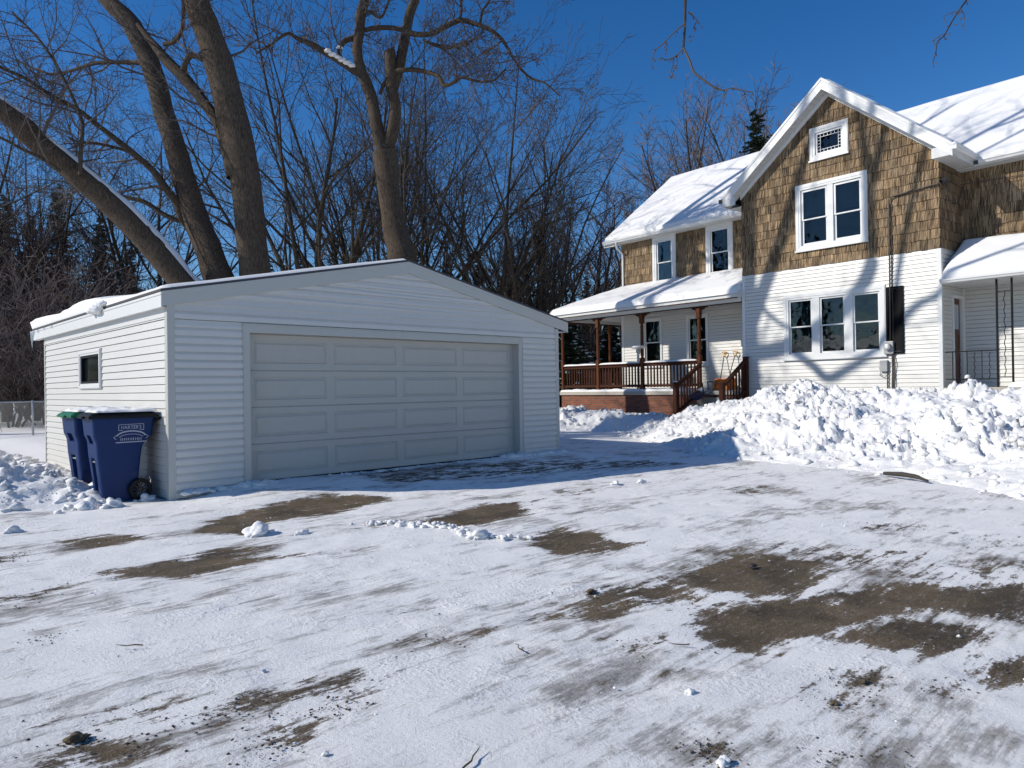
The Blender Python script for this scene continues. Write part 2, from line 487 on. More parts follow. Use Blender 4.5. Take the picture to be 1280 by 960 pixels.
CLUMP_LIMBS={'A1':[(7.6,18.03,6.73,0.141),(7.57,18.14,7.2,0.152),(7.46,18.31,7.93,0.152),(7.36,18.49,8.36,0.143),(7.19,18.73,8.74,0.143),(7.0,19.0,9.17,0.144),(6.8,19.27,9.53,0.154),(6.57,19.57,9.91,0.134),(6.44,19.77,10.21,0.114),(6.29,20.01,10.54,0.083),(6.1,20.27,10.95,0.063)],
'A2':[(7.26,18.2,9.56,0.08),(7.13,18.38,9.66,0.07),(6.95,18.63,9.83,0.081),(6.84,18.81,9.8,0.071),(6.76,18.95,9.5,0.071)],
'A3':[(6.49,19.48,10.27,0.062),(6.63,19.15,10.26,0.051),(6.7,18.89,10.43,0.05),(6.69,18.7,10.76,0.045),(6.63,18.56,11.19,0.04),(6.47,18.51,12.2,0.03)],
'A4':[(7.31,18.16,8.25,0.035),(7.28,18.18,8.55,0.035),(7.25,18.21,8.8,0.03),(7.24,18.22,8.96,0.02)],
'A5':[(6.87,18.55,11.97,0.221),(7.15,17.72,13.11,0.177),(7.69,16.64,14.36,0.144),(7.94,15.84,15.93,0.103),(7.89,15.32,17.23,0.055)],
'A6':[(6.68,18.58,14.71,0.16),(6.3,19.58,16.5,0.123),(5.71,20.77,18.58,0.094),(5.08,22.0,20.52,0.064)],
'B1':[(7.26,19.74,5.68,0.117),(7.01,19.77,5.86,0.106),(6.85,19.71,6.27,0.105),(6.55,19.79,6.71,0.094),(6.28,19.85,7.09,0.082),(5.9,19.99,7.44,0.082),(5.55,20.12,7.74,0.071),(5.12,20.33,8.12,0.065),(4.72,20.5,8.45,0.06),(4.21,20.78,8.75,0.049),(3.72,21.03,9.11,0.044),(3.27,21.25,9.31,0.039),(2.69,21.6,9.71,0.029)],
'B2':[(7.28,19.72,5.77,0.085),(7.03,19.87,5.86,0.074),(6.65,20.14,6.04,0.063),(6.25,20.43,6.37,0.063),(5.78,20.79,6.51,0.052),(5.3,21.15,6.75,0.042),(4.91,21.43,6.91,0.031)],
'B3':[(6.55,20.81,10.22,0.076),(6.37,21.19,10.33,0.065),(5.99,21.76,10.41,0.055),(5.6,22.34,10.46,0.055),(5.19,22.94,10.34,0.045),(4.74,23.58,10.33,0.034),(4.13,24.37,10.79,0.023)],
'B4':[(5.89,20.48,7.64,0.052),(5.7,20.46,7.65,0.041),(5.28,20.65,7.73,0.036),(4.87,20.84,7.73,0.031),(4.62,20.88,7.8,0.02)],
'C1':[(4.49,19.21,6.44,0.047),(4.52,19.27,6.93,0.047),(4.57,19.32,7.52,0.047),(4.58,19.41,7.83,0.043),(4.44,19.64,8.43,0.038),(4.18,19.97,9.23,0.033),(3.86,20.38,9.94,0.029),(3.46,20.86,10.57,0.024)],
'C2':[(4.1,19.3,6.48,0.046),(3.79,19.32,6.7,0.041),(3.35,19.46,6.91,0.036),(2.99,19.53,7.08,0.031),(2.45,19.77,7.23,0.018)],
'C3':[(2.41,20.63,8.59,0.165),(1.97,21.92,10.36,0.143),(1.77,22.97,12.67,0.118),(1.26,24.32,15.12,0.082)]}
MAPLE={'trunk':[(13.55,18.46,2.49,0.576),(13.43,18.56,4.0,0.526),(13.3,18.68,5.12,0.475),(13.21,18.77,5.75,0.426),(13.1,18.86,6.25,0.388),(13.03,18.92,6.88,0.351),(12.97,18.98,7.51,0.338),(12.94,19.01,8.14,0.363),(12.88,19.05,8.76,0.388)],
'l':[(12.83,19.1,8.76,0.22),(12.7,19.17,9.38,0.209),(12.61,19.19,9.99,0.187),(12.5,19.23,10.53,0.176),(12.34,19.32,11.0,0.175),(12.22,19.39,11.44,0.164),(12.15,19.39,11.87,0.152),(12.18,19.3,12.39,0.152),(12.2,19.23,12.91,0.152),(12.26,19.1,13.34,0.141),(12.36,18.96,14.29,0.13),(12.48,18.77,15.99,0.108),(12.33,18.84,17.92,0.086),(12.47,18.64,19.6,0.054)],
'r':[(12.94,19.0,8.89,0.22),(13.05,18.84,9.5,0.198),(13.08,18.74,10.11,0.187),(13.0,18.78,10.72,0.187),(12.95,18.78,11.26,0.175),(12.91,18.75,11.78,0.175),(12.87,18.74,11.89,0.142)],
'r2':[(13.03,18.74,10.72,0.153),(13.2,18.71,11.31,0.165),(13.39,18.66,12.17,0.155),(13.51,18.67,12.72,0.155),(13.65,18.66,13.27,0.145),(13.84,18.6,13.82,0.135),(14.09,18.48,15.03,0.124),(14.56,18.14,16.86,0.101),(14.78,18.05,18.99,0.079),(15.24,17.74,20.86,0.046)],
'L1':[(12.38,19.51,11.22,0.132),(12.07,19.59,11.31,0.12),(11.72,19.7,11.49,0.109),(11.37,19.81,11.63,0.097),(10.95,20.0,11.85,0.085),(10.56,20.16,11.97,0.064),(10.24,20.24,12.05,0.042),(9.85,20.4,11.67,0.032),(9.44,20.58,11.31,0.025)],
'L2':[(11.74,19.83,11.64,0.087),(11.8,19.85,11.91,0.087),(11.93,19.79,12.19,0.087),(12.21,19.6,12.35,0.088),(12.39,19.5,12.48,0.088)],
'L3':[(12.32,19.27,12.47,0.065),(12.52,18.9,12.48,0.076),(12.81,18.47,12.42,0.075),(13.01,18.11,12.28,0.085),(13.2,17.77,12.09,0.085),(13.47,17.34,12.05,0.085),(13.66,16.99,12.17,0.085),(13.94,16.57,12.32,0.084),(14.2,16.15,12.14,0.073),(14.41,15.78,11.91,0.062),(14.6,15.44,11.54,0.052),(14.72,15.16,11.01,0.041),(14.79,14.92,10.6,0.037),(14.96,14.6,10.24,0.031),(15.15,14.25,10.05,0.024),(15.36,13.89,9.63,0.02)],
'L4':[(13.0,18.78,11.27,0.087),(13.07,18.53,11.2,0.076),(13.31,18.13,11.17,0.076),(13.58,17.7,11.03,0.07),(13.73,17.37,10.83,0.064),(13.79,17.15,10.51,0.064),(13.95,16.81,10.57,0.047),(14.01,16.58,10.63,0.042),(14.31,16.13,10.45,0.036),(14.53,15.73,10.44,0.032),(14.69,15.41,10.71,0.022)],
'L5':[(12.72,19.04,10.53,0.044),(12.82,18.94,10.84,0.066),(12.95,18.83,11.02,0.055)],
'L6':[(13.6,17.9,12.1,0.049),(13.68,17.39,11.77,0.048),(13.74,16.9,11.54,0.042),(13.74,16.45,11.51,0.036),(13.76,16.0,11.35,0.031)],
'L7':[(12.18,19.25,12.86,0.054),(12.29,18.89,12.89,0.048),(12.42,18.52,12.62,0.043),(12.44,18.25,12.77,0.037),(12.47,17.95,13.19,0.032)],
'L8':[(12.29,19.15,13.36,0.086),(11.26,19.06,14.38,0.073),(10.2,19.0,15.08,0.05),(9.03,19.04,15.47,0.029)],
'L9':[(13.88,18.21,14.81,0.088),(14.6,16.73,15.44,0.075),(15.1,15.47,15.54,0.053),(15.71,14.1,14.92,0.031)],
'L10':[(14.0,16.64,12.38,0.042),(14.03,16.6,12.73,0.042),(13.99,16.64,13.22,0.037),(13.93,16.7,14.18,0.026)],
'L11':[(14.36,16.15,12.14,0.042),(14.34,16.01,12.5,0.042),(14.44,15.79,12.8,0.036),(14.58,15.48,13.44,0.026)]}
OVERHANG={'a':[(7.28,4.05,9.28,0.071),(7.08,4.16,7.73,0.052),(6.91,4.24,6.55,0.035),(6.79,4.26,5.82,0.024),(6.71,4.25,5.44,0.018),(6.65,4.22,5.17,0.015),(6.58,4.2,4.87,0.013)],
'b':[(6.58,4.2,4.87,0.013),(6.6,4.14,4.72,0.012),(6.62,4.1,4.59,0.012),(6.67,4.01,4.49,0.011),(6.72,3.93,4.41,0.01),(6.77,3.85,4.37,0.008),(6.81,3.78,4.38,0.007),(6.86,3.69,4.34,0.006),(6.91,3.6,4.31,0.005)],
'c':[(6.6,4.18,5.13,0.008),(6.54,4.26,5.06,0.007),(6.48,4.35,4.96,0.006),(6.42,4.43,4.88,0.006),(6.41,4.47,4.81,0.005),(6.42,4.49,4.73,0.004)],
'd':[(6.58,4.2,4.86,0.007),(6.53,4.24,4.8,0.006),(6.48,4.29,4.75,0.005),(6.43,4.34,4.75,0.005),(6.41,4.36,4.77,0.004)],
'e':[(6.53,4.25,4.8,0.004),(6.53,4.25,4.7,0.004),(6.49,4.28,4.6,0.003)],
'e2':[(6.51,4.27,4.78,0.004),(6.5,4.28,4.68,0.004),(6.47,4.31,4.58,0.003)],
'f':[(6.7,4.21,5.29,0.007),(6.74,4.18,5.25,0.006),(6.77,4.15,5.2,0.006),(6.75,4.17,5.14,0.005),(6.74,4.18,5.03,0.004)],
'g':[(6.76,3.82,4.36,0.005),(6.73,3.83,4.23,0.004),(6.7,3.84,4.08,0.003),(6.66,3.85,3.97,0.003)],
'h':[(6.54,4.38,4.98,0.004),(6.54,4.37,4.93,0.004),(6.53,4.38,4.9,0.003)],
'k':[(10.21,1.81,8.05,0.046),(9.81,2.14,6.55,0.023),(9.59,2.3,5.88,0.014),(9.49,2.33,5.68,0.011),(9.37,2.38,5.53,0.009),(9.25,2.43,5.36,0.008),(9.15,2.47,5.21,0.007),(9.05,2.51,5.12,0.006),(8.99,2.51,4.99,0.005),(8.91,2.52,4.85,0.004)],
'l':[(9.22,2.36,5.46,0.005),(9.17,2.41,5.45,0.004),(9.11,2.46,5.41,0.004)],
'm':[(9.13,2.45,5.22,0.005),(9.06,2.51,5.18,0.004),(9.04,2.54,5.15,0.004)],
'n':[(9.24,2.33,5.5,0.005),(9.28,2.3,5.41,0.004),(9.27,2.31,5.32,0.004)]}
PATCHES=[(0.95,[(2.9,7.39),(3.38,7.91),(4.52,8.2),(5.16,7.76),(5.0,7.34),(4.1,7.1),(3.35,7.08),(2.85,6.68),(2.71,6.99)]),(0.95,[(4.4,6.04),(5.43,6.22),(5.92,6.01),(5.44,5.58),(4.67,5.35),(4.33,5.61)]),(0.85,[(1.65,7.62),(1.96,7.66),(2.17,7.32),(1.93,7.07),(1.69,7.13)]),(0.9,[(1.59,6.03),(1.95,6.09),(2.59,6.25),(2.91,5.99),(2.46,5.77),(2.9,5.47),(2.16,5.5),(1.73,5.75)]),(0.95,[(4.6,4.64),(5.07,4.66),(5.13,4.32),(5.01,3.69),(4.59,3.71),(4.25,4.0)]),(1.0,[(4.73,2.98),(5.31,2.84),(5.4,2.43),(4.95,2.23),(4.37,2.23),(4.16,2.5),(4.14,2.8)]),(0.9,[(3.84,2.97),(4.17,2.63),(3.96,2.41),(3.76,2.54),(3.66,2.77),(3.27,2.76),(2.95,2.93),(3.29,2.97)]),(1.0,[(3.79,2.28),(4.45,2.06),(4.84,1.92),(5.18,1.69),(5.22,1.37),(5.6,1.11),(5.45,0.88),(4.93,0.98),(4.78,1.14),(4.66,1.48),(4.24,1.6),(3.93,1.73),(3.46,1.81),(3.43,2.07)]),(1.0,[(3.89,1.59),(4.29,1.44),(4.46,1.18),(4.5,1.04),(4.04,1.1),(3.85,1.3)]),(1.0,[(3.97,0.87),(4.12,0.82),(4.03,0.74),(3.82,0.76),(3.83,0.82)]),(0.5,[(4.93,3.25),(5.72,2.91),(6.24,1.91),(6.47,1.28),(5.7,1.13),(5.18,1.84),(5.13,2.37)]),(0.5,[(0.52,3.54),(0.93,3.44),(1.37,3.23),(1.79,3.05),(1.85,2.86),(1.35,2.8),(0.91,2.87),(0.67,2.97),(0.47,3.18)]),(0.85,[(0.61,3.27),(0.75,3.17),(0.92,2.9),(0.81,2.89),(0.59,3.07)]),(0.85,[(1.18,2.73),(1.3,2.63),(1.22,2.54),(1.14,2.64)]),(0.8,[(1.11,3.09),(1.32,3.13),(1.72,2.99),(1.61,2.95),(1.26,2.99),(1.1,3.0)]),(0.5,[(2.23,3.22),(2.62,3.3),(2.72,2.99),(2.42,2.85),(2.09,3.01)]),(0.55,[(0.85,5.7),(1.14,5.85),(1.41,5.96),(1.3,5.68),(0.8,5.37)]),(0.6,[(1.09,7.3),(1.26,7.33),(1.15,7.03),(1.04,6.96)]),(0.6,[(5.56,9.62),(8.59,8.99),(10.68,7.85),(10.63,6.82),(8.41,7.72),(5.83,8.35)]),(0.5,[(7.15,2.82),(7.47,2.29),(7.42,1.94),(6.88,2.43)]),(0.75,[(3.36,1.37),(3.47,1.22),(3.29,1.23),(3.24,1.33)]),(0.8,[(3.07,1.33),(3.14,1.26),(3.0,1.21),(2.96,1.27)]),(0.7,[(2.36,1.53),(2.41,1.41),(2.33,1.4),(2.3,1.46)]),(0.5,[(0.88,4.82),(1.01,4.78),(0.98,4.62),(0.88,4.69)]),(0.6,[(3.42,1.09),(3.66,0.95),(3.52,0.93),(3.39,1.05)]),(0.45,[(5.38,5.64),(7.08,6.5),(7.74,5.96),(6.47,5.94)]),(0.5,[(8.28,5.08),(9.08,4.61),(8.99,4.03),(8.17,4.35)]),(0.55,[(3.68,6.22),(4.34,6.24),(4.46,5.98),(3.84,5.91)]),(0.45,[(7.11,1.86),(7.43,1.41),(6.81,1.29),(6.64,1.69)]),(0.45,[(2.94,2.49),(3.39,2.19),(3.3,1.95),(2.93,2.17)]),(0.55,[(2.63,1.17),(2.92,0.96),(2.71,0.97),(2.54,1.1)]),(0.8,[(1.53,2.8),(1.65,2.75),(1.57,2.67),(1.5,2.72)])]


# ------------------------------------------------------------------ numpy noise
def _hash(ix, iy, seed):
    h = (ix.astype(np.int64)*374761393+iy.astype(np.int64)*668265263+seed*1442695041) & 0xffffffff
    h = ((h ^ (h >> 13))*1274126177) & 0xffffffff
    h = h ^ (h >> 16)
    return (h & 0xffffff)/float(0xffffff)


def vnoise(x, y, seed=0):
    ix = np.floor(x); iy = np.floor(y); fx = x-ix; fy = y-iy
    fx = fx*fx*(3-2*fx); fy = fy*fy*(3-2*fy)
    a = _hash(ix, iy, seed); b = _hash(ix+1, iy, seed); c = _hash(ix, iy+1, seed); d = _hash(ix+1, iy+1, seed)
    return (a*(1-fx)+b*fx)*(1-fy)+(c*(1-fx)+d*fx)*fy


def fbm(x, y, seed=0, oc=4, gain=0.5):
    s = 0; a = 0.5
    for k in range(oc):
        s = s+a*vnoise(x*2**k+k*17.3, y*2**k-k*9.1, seed+k); a *= gain
    return s


def worley(x, y, seed=0):
    """rounded lumps: 1 at a cell centre falling to 0 at its border, each cell with its own height"""
    ix = np.floor(x); iy = np.floor(y)
    best = np.full(x.shape, 9.0); hh = np.zeros(x.shape)
    for dx in (-1, 0, 1):
        for dy in (-1, 0, 1):
            cx = ix+dx; cy = iy+dy
            px = cx+_hash(cx, cy, seed); py = cy+_hash(cx, cy, seed+7)
            d = (x-px)**2+(y-py)**2
            m_ = d < best
            best = np.where(m_, d, best); hh = np.where(m_, _hash(cx, cy, seed+13), hh)
    return np.sqrt(np.clip(1-best*1.3, 0, 1))*(0.25+0.75*hh)


def sstep(a, b, x):
    t = np.clip((x-a)/(b-a), 0, 1)
    return t*t*(3-2*t)


def poly_sd(X, Y, poly):
    """signed distance, positive inside"""
    d = np.full(X.shape, 1e9); ins = np.zeros(X.shape, bool)
    n = len(poly)
    for i in range(n):
        ax, ay = poly[i]; bx, by = poly[(i+1) % n]
        ex, ey = bx-ax, by-ay
        t = np.clip(((X-ax)*ex+(Y-ay)*ey)/(ex*ex+ey*ey+1e-12), 0, 1)
        d = np.minimum(d, np.hypot(X-ax-t*ex, Y-ay-t*ey))
        c = ((ay > Y) != (by > Y)) & (X < (bx-ax)*(Y-ay)/(by-ay+1e-12)+ax)
        ins ^= c
    return np.where(ins, d, -d)


HX, HYv, HR = 19.045, 5.294, 0.0715
cH, sH = math.cos(HR), math.sin(HR)


def to_house(x, y):
    dx = x-HX; dy = y-HYv
    return dx*cH-dy*sH, dx*sH+dy*cH


# ------------------------------------------------------------------ ground
def ground_z(X, Y):
    z = 0.10*sstep(7.6, 9.3, Y)*sstep(3.0, 4.2, X)*(1-sstep(10.5, 12, X))
    z = z+0.12*sstep(11, 30, X)*sstep(8, 20, Y)
    return z


def axis(fine0, fine1, step, lo, hi):
    a = list(np.arange(fine0, fine1+1e-6, step))
    x = fine0; s = step
    left = []
    while x > lo: s *= 1.22; x -= s; left.append(x)
    x = a[-1]; s = step; right = []
    while x < hi: s *= 1.22; x += s; right.append(x)
    return np.array(left[::-1]+a+right)


def make_ground():
    xs = axis(-1.0, 13.5, 0.037, -500, 700); ys = axis(-0.2, 12.5, 0.037, -500, 800)
    X, Y = np.meshgrid(xs, ys)
    near = (X > -2) & (X < 15) & (Y > -1.5) & (Y < 14)
    Z = ground_z(X, Y)
    bare = np.zeros(X.shape)
    wx = X+0.5*(fbm(X*1.5, Y*1.5, 3)-0.47); wy = Y+0.34*(fbm(X*1.5, Y*1.5, 9)-0.47)
    for s_, pts in PATCHES:
        sd = poly_sd(wx, wy, pts)
        bare = np.maximum(bare, s_*sstep(-0.30, 0.16, sd))
    bare *= near
    drive = near*(1-sstep(12.5, 14.5, X))
    # tyre tracks
    trk = np.zeros(X.shape); tread = np.zeros(X.shape)
    for tr in (((-1, 4.6), (2, 3.75), (5, 2.6), (9, 0.6)), ((-1, 3.1), (1.6, 2.45), (4.2, 1.3), (7, -0.4)), ((0.6, 7.4), (3.4, 6.9), (6.2, 6.6), (9.5, 7.2)), ((0.2, 5.9), (3.2, 5.35), (6.4, 4.9), (10.5, 5.6)),
               ((5.5, 9.2), (6.0, 6.5), (7.6, 3.4), (10.2, 0.6)), ((3.3, 2.9), (4.0, 1.9), (4.9, 1.0), (5.6, 0.3))):
        for j in range(3):
            (ax, ay), (bx, by) = tr[j], tr[j+1]
            ex, ey = bx-ax, by-ay; l2 = ex*ex+ey*ey; l_ = math.sqrt(l2)
            t = np.clip(((X-ax)*ex+(Y-ay)*ey)/l2, 0, 1)
            d = np.hypot(X-ax-t*ex, Y-ay-t*ey)+0.03*(vnoise(X*2.5, Y*2.5, 88)-0.5)
            w_ = sstep(0.125, 0.095, d)
            trk = np.maximum(trk, w_); tread = np.maximum(tread, w_*(0.5+0.5*np.sin(t*l_*95+d*40)))
    trk = trk*sstep(0.36, 0.56, fbm(X*0.9, Y*0.9, 61, 3)); tread = tread*(trk > 0.2)
    bare = np.maximum(bare, trk*0.30*near)
    # worn texture of the packed snow
    ca, sa = math.cos(rad(-15)), math.sin(rad(-15))
    U = X*ca+Y*sa; V = -X*sa+Y*ca
    rel = 0.011*(fbm(U*0.9, V*7.0, 21, 4)-0.47)*2+0.012*(fbm(X*3.1, Y*3.1, 5, 4)-0.47)*2
    crumb = worley(X*16, Y*16, 31)*sstep(0.50, 0.66, fbm(X*1.9, Y*1.9, 41, 3))
    rel = rel+0.011*crumb*(1-bare)
    rel = rel-0.012*bare-0.006*trk+0.005*tread
    far = 1-near
    Z = Z+rel*near+far*(0.10*(fbm(X*0.25, Y*0.25, 77, 3)-0.47))*np.clip((np.hypot(X, Y)-13)/20, 0, 1)
    v = np.stack([X.ravel(), Y.ravel(), Z.ravel()], 1)
    ny, nx = X.shape
    idx = np.arange(nx*ny).reshape(ny, nx)
    f = np.stack([idx[:-1, :-1].ravel(), idx[:-1, 1:].ravel(), idx[1:, 1:].ravel(), idx[1:, :-1].ravel()], 1)
    return mesh_np('ground', v, f, M['ground'], {'bare': bare.ravel(), 'drive': drive.ravel()})


def mesh_np(name, v, f, mat, attrs=None, parent=None):
    me = bpy.data.meshes.new(name)
    me.vertices.add(len(v)); me.vertices.foreach_set('co', v.astype(np.float32).ravel())
    me.loops.add(f.size); me.loops.foreach_set('vertex_index', f.astype(np.int32).ravel())
    k = f.shape[1]
    me.polygons.add(len(f)); me.polygons.foreach_set('loop_start', np.arange(0, f.size, k, dtype=np.int32))
    me.update(calc_edges=True)
    me.polygons.foreach_set('use_smooth', [True]*len(f))
    for n, a in (attrs or {}).items():
        at = me.attributes.new(n, 'FLOAT', 'POINT'); at.data.foreach_set('value', a.astype(np.float32))
    me.materials.append(mat)
    o = bpy.data.objects.new(name, me); COL.objects.link(o)
    if parent: o.parent = parent
    return o


g = make_ground()
tag(g, kind='structure')


# ------------------------------------------------------------------ snow banks
def facet(x, y, seed=0, slope=1.0):
    """broken blocks: every cell is a tilted plane with its own height"""
    ix = np.floor(x); iy = np.floor(y)
    best = np.full(x.shape, 9.0); out = np.zeros(x.shape)
    for dx in (-1, 0, 1):
        for dy in (-1, 0, 1):
            cx = ix+dx; cy = iy+dy
            px = cx+_hash(cx, cy, seed); py = cy+_hash(cx, cy, seed+7)
            d = (x-px)**2+(y-py)**2
            v = _hash(cx, cy, seed+13)-0.5+slope*((_hash(cx, cy, seed+19)-0.5)*(x-px)+(_hash(cx, cy, seed+23)-0.5)*(y-py))*2
            v = v-0.35*d
            m_ = d < best
            best = np.where(m_, d, best); out = np.where(m_, v, out)
    return out


def lumps(X, Y, sc=1.0):
    wx = X+0.30*(fbm(X*2.3, Y*2.3, 91)-0.47)+0.06*(fbm(X*11, Y*11, 93)-0.47); wy = Y+0.30*(fbm(X*2.3, Y*2.3, 92)-0.47)+0.06*(fbm(X*11, Y*11, 94)-0.47)
    g_ = 0.35+1.3*sstep(0.35, 0.62, fbm(X*0.9, Y*0.9, 33, 3))
    g2 = sstep(0.40, 0.58, fbm(X*0.7+9, Y*0.7, 35, 3))
    rough = fbm(wx*2.4, wy*2.4, 16, 7, 0.62)-0.66
    r = 0.36*sc*rough*(0.45+0.75*g_)
    r += 0.13*sc*g2*facet(wx*1.9+0.3, wy*1.9, 5)
    r += 0.06*sc*g_*facet(wx*5.0, wy*5.0, 8)
    r += 0.035*sc*g_*facet(wx*11.0, wy*11.0, 12)
    r += 0.42*sc*(fbm(X*0.8, Y*0.8, 15)-0.47)
    return r


def bank(name, poly, x0, x1, y0, y1, step, hfun, label, lump_sc=1.0, chunks=0, seed=1, rampw=2.0):
    nx = int((x1-x0)/step)+1; ny = int((y1-y0)/step)+1
    X, Y = np.meshgrid(np.linspace(x0, x1, nx), np.linspace(y0, y1, ny))
    wx = X+0.5*(fbm(X*1.1, Y*1.1, 51)-0.47)+0.16*(fbm(X*5, Y*5, 52)-0.47); wy = Y+0.5*(fbm(X*1.1, Y*1.1, 61)-0.47)+0.16*(fbm(X*5, Y*5, 62)-0.47)
    sd = poly_sd(wx, wy, poly)
    H = hfun(X, Y)
    k = np.clip(sd/rampw, 0, 1)
    prof = 1-(1-k)**1.5
    base = H*prof
    Z = ground_z(X, Y)+base+lumps(X, Y, lump_sc)*np.clip(base*2.4, 0, 1)
    Z = np.where(sd > -0.02, Z, ground_z(X, Y)-0.06)
    # push lumps sideways so that the clods overhang a little
    gy, gx = np.gradient(Z, step)
    jx = 0.07*(vnoise(X*8, Y*8, 71)-0.5)*lump_sc; jy = 0.07*(vnoise(X*8, Y*8, 72)-0.5)*lump_sc
    keep = sd > -0.35
    v = np.stack([(X+jx).ravel(), (Y+jy).ravel(), Z.ravel()], 1)
    idx = np.arange(nx*ny).reshape(ny, nx)
    kc = keep[:-1, :-1] & keep[:-1, 1:] & keep[1:, 1:] & keep[1:, :-1]
    f = np.stack([idx[:-1, :-1][kc], idx[:-1, 1:][kc], idx[1:, 1:][kc], idx[1:, :-1][kc]], 1)
    used = np.unique(f); rem = np.full(nx*ny, -1); rem[used] = np.arange(len(used))
    v = v[used]; f = rem[f]
    # loose clods on and round the bank
    rng = np.random.RandomState(seed); pr = random.Random(seed)
    iv, ifc = ICO[1]; iv = np.array(iv)
    vs = [v]; fs = [np.concatenate([f, f[:, :1]], 1)[:, :4]]
    tris = []
    off = len(v); n = 0; tries = 0
    while n < chunks and tries < chunks*30:
        tries += 1
        i = rng.randint(ny); j = rng.randint(nx)
        s_ = sd[i, j]
        if s_ < -0.34: continue
        if s_ < 0 and rng.rand() > 0.8*math.exp(s_*5): continue
        r = 0.012+0.075*rng.rand()**4.5
        if s_ < 0: r *= 0.55
        q = iv*r*(0.55+0.8*rng.rand(len(iv), 1))*np.array([0.8+0.5*rng.rand(), 0.8+0.5*rng.rand(), 0.6+0.4*rng.rand()])
        zb = Z[i, j] if s_ > 0 else float(ground_z(np.array([X[i, j]]), np.array([Y[i, j]]))[0])
        q = q+np.array([X[i, j], Y[i, j], zb+r*0.25])
        vs.append(q); tris.append(np.array(ifc)+off); off += len(q); n += 1
    V = np.concatenate(vs)
    me = bpy.data.meshes.new(name)
    T = np.concatenate(tris) if tris else np.zeros((0, 3), int)
    nl = f.size+T.size
    me.vertices.add(len(V)); me.vertices.foreach_set('co', V.astype(np.float32).ravel())
    me.loops.add(nl); me.loops.foreach_set('vertex_index', np.concatenate([f.ravel(), T.ravel()]).astype(np.int32))
    ls = np.concatenate([np.arange(0, f.size, 4), f.size+np.arange(0, T.size, 3)]).astype(np.int32)
    me.polygons.add(len(ls)); me.polygons.foreach_set('loop_start', ls)
    me.update(calc_edges=True)
    sm = np.ones(len(ls), bool)
    me.polygons.foreach_set('use_smooth', sm)
    me.materials.append(M['bank'])
    o = bpy.data.objects.new(name, me); COL.objects.link(o)
    tag(o, label, 'snow bank', kind='stuff')
    return o


def crest(a):
    xa = [-7, -5, -1.6, -0.46, 0.3, 0.9, 1.6, 2.2, 3.0, 4.0, 4.6, 5.4, 6.2, 7.0, 8.0]
    za = [1.2, 1.22, 1.26, 1.30, 1.38, 1.50, 1.58, 1.52, 1.47, 1.32, 1.20, 1.0, 0.85, 0.72, 0.55]
    return np.interp(a, xa, za)


def h_main(X, Y):
    b, a = to_house(X, Y)
    h = crest(a)
    return h*(1-0.35*sstep(-1.9, -0.6, b)*(a < 4.6))


main_poly = [(11.7, 6.3), (11.35, 4.2), (11.0, 3.2), (9.9, 2.3), (9.3, 1.6), (9.5, 0.0), (10.5, -2.0), (13, -4.5), (19, -4.5), (19.0, 5.2), (19.5, 11.2),
             (19.0, 12.0), (17.9, 12.7), (16.6, 12.6), (15.3, 12.0), (14.3, 10.4), (13.2, 8.6), (12.2, 7.6)]
bank('snow_bank', main_poly, 8.6, 19.35, -4.6, 12.2, 0.030, h_main, 'tall bank of ploughed snow clods heaped in front of the house', 1.0, 3600, 3, 4.6)


def h_porch(X, Y):
    return 0.50+0.15*(fbm(X*0.8, Y*0.8, 4)-0.5)


bank('snow_bank', [(16.6, 13.6), (17.4, 12.4), (18.8, 12.0), (19.3, 11.2), (19.8, 18.6), (16.2, 18.6), (15.8, 16.5)], 15.4, 20.0, 10.9, 18.8, 0.05, h_porch,
     'low heap of shovelled snow along the brick porch base', 0.75, 900, 5, 0.9)


def h_left(X, Y):
    return 0.80+0.12*sstep(1.0, -2.5, X)


bank('snow_bank', [(3.1, 10.1), (2.45, 9.55), (1.9, 9.9), (1.1, 9.9), (0.2, 10.0), (-1.5, 10.4), (-4.5, 11.0), (-6, 16), (-3, 19), (3.1, 18.5)], -6.2, 3.14, 9.2, 19.2, 0.032, h_left,
     'rough snow bank beside the bins and the garage side wall', 0.5, 5200, 9, 3.4)

# loose debris on the drive
rng = random.Random(11)
cr = MB()
for i in range(5200):
    while True:
        x = rng.uniform(0.0, 13); y = rng.uniform(0.6, 9.2)
        d = math.hypot(x, y)
        if d > 2.0 and rng.random() < min(1, 4.5/d): break
    if rng.random() > 0.03+2.2*max(0, mnoise.noise(Vector((x*1.1, y*1.1, 3)))*1.5-0.25): continue
    r = 0.0025+0.010*rng.random()**5
    cr.blob((x, y, 0.001+r*0.1), r, 1, i, 0.5, (1.2, 1.0, 0.6))
tag(build('snow_crumbs', cr, M['snow'], smooth=False), 'small crumbs of snow scattered over the packed driveway', 'snow crumbs', kind='stuff')

gr = MB()
for i in range(2600):
    s_, pts = PATCHES[rng.randrange(len(PATCHES))]
    cx = sum(p[0] for p in pts)/len(pts); cy = sum(p[1] for p in pts)/len(pts)
    p = pts[rng.randrange(len(pts))]; k = rng.random()*1.15
    x = cx+(p[0]-cx)*k+rng.gauss(0, 0.06); y = cy+(p[1]-cy)*k+rng.gauss(0, 0.06)
    r = 0.002+0.0045*rng.random()**3
    t_ = rng.uniform(0.05, 0.2)
    gr.blob((x, y, -0.004+r*0.4), r, 1, i, 0.5, (1.2, 1, 0.7), (t_, t_*0.82, t_*0.62))


def tint_mat():
    mt, nt, bs = newmat('gravel_grit')
    at = nd(nt, 'ShaderNodeVertexColor', layer_name='tint')
    c = mixc(nt, noise(nt, coords(nt), 90, 3), at.outputs[0], (0.06, 0.05, 0.04))
    nt.links.new(c, bs.inputs['Base Color']); bs.inputs['Roughness'].default_value = 0.85
    return mt


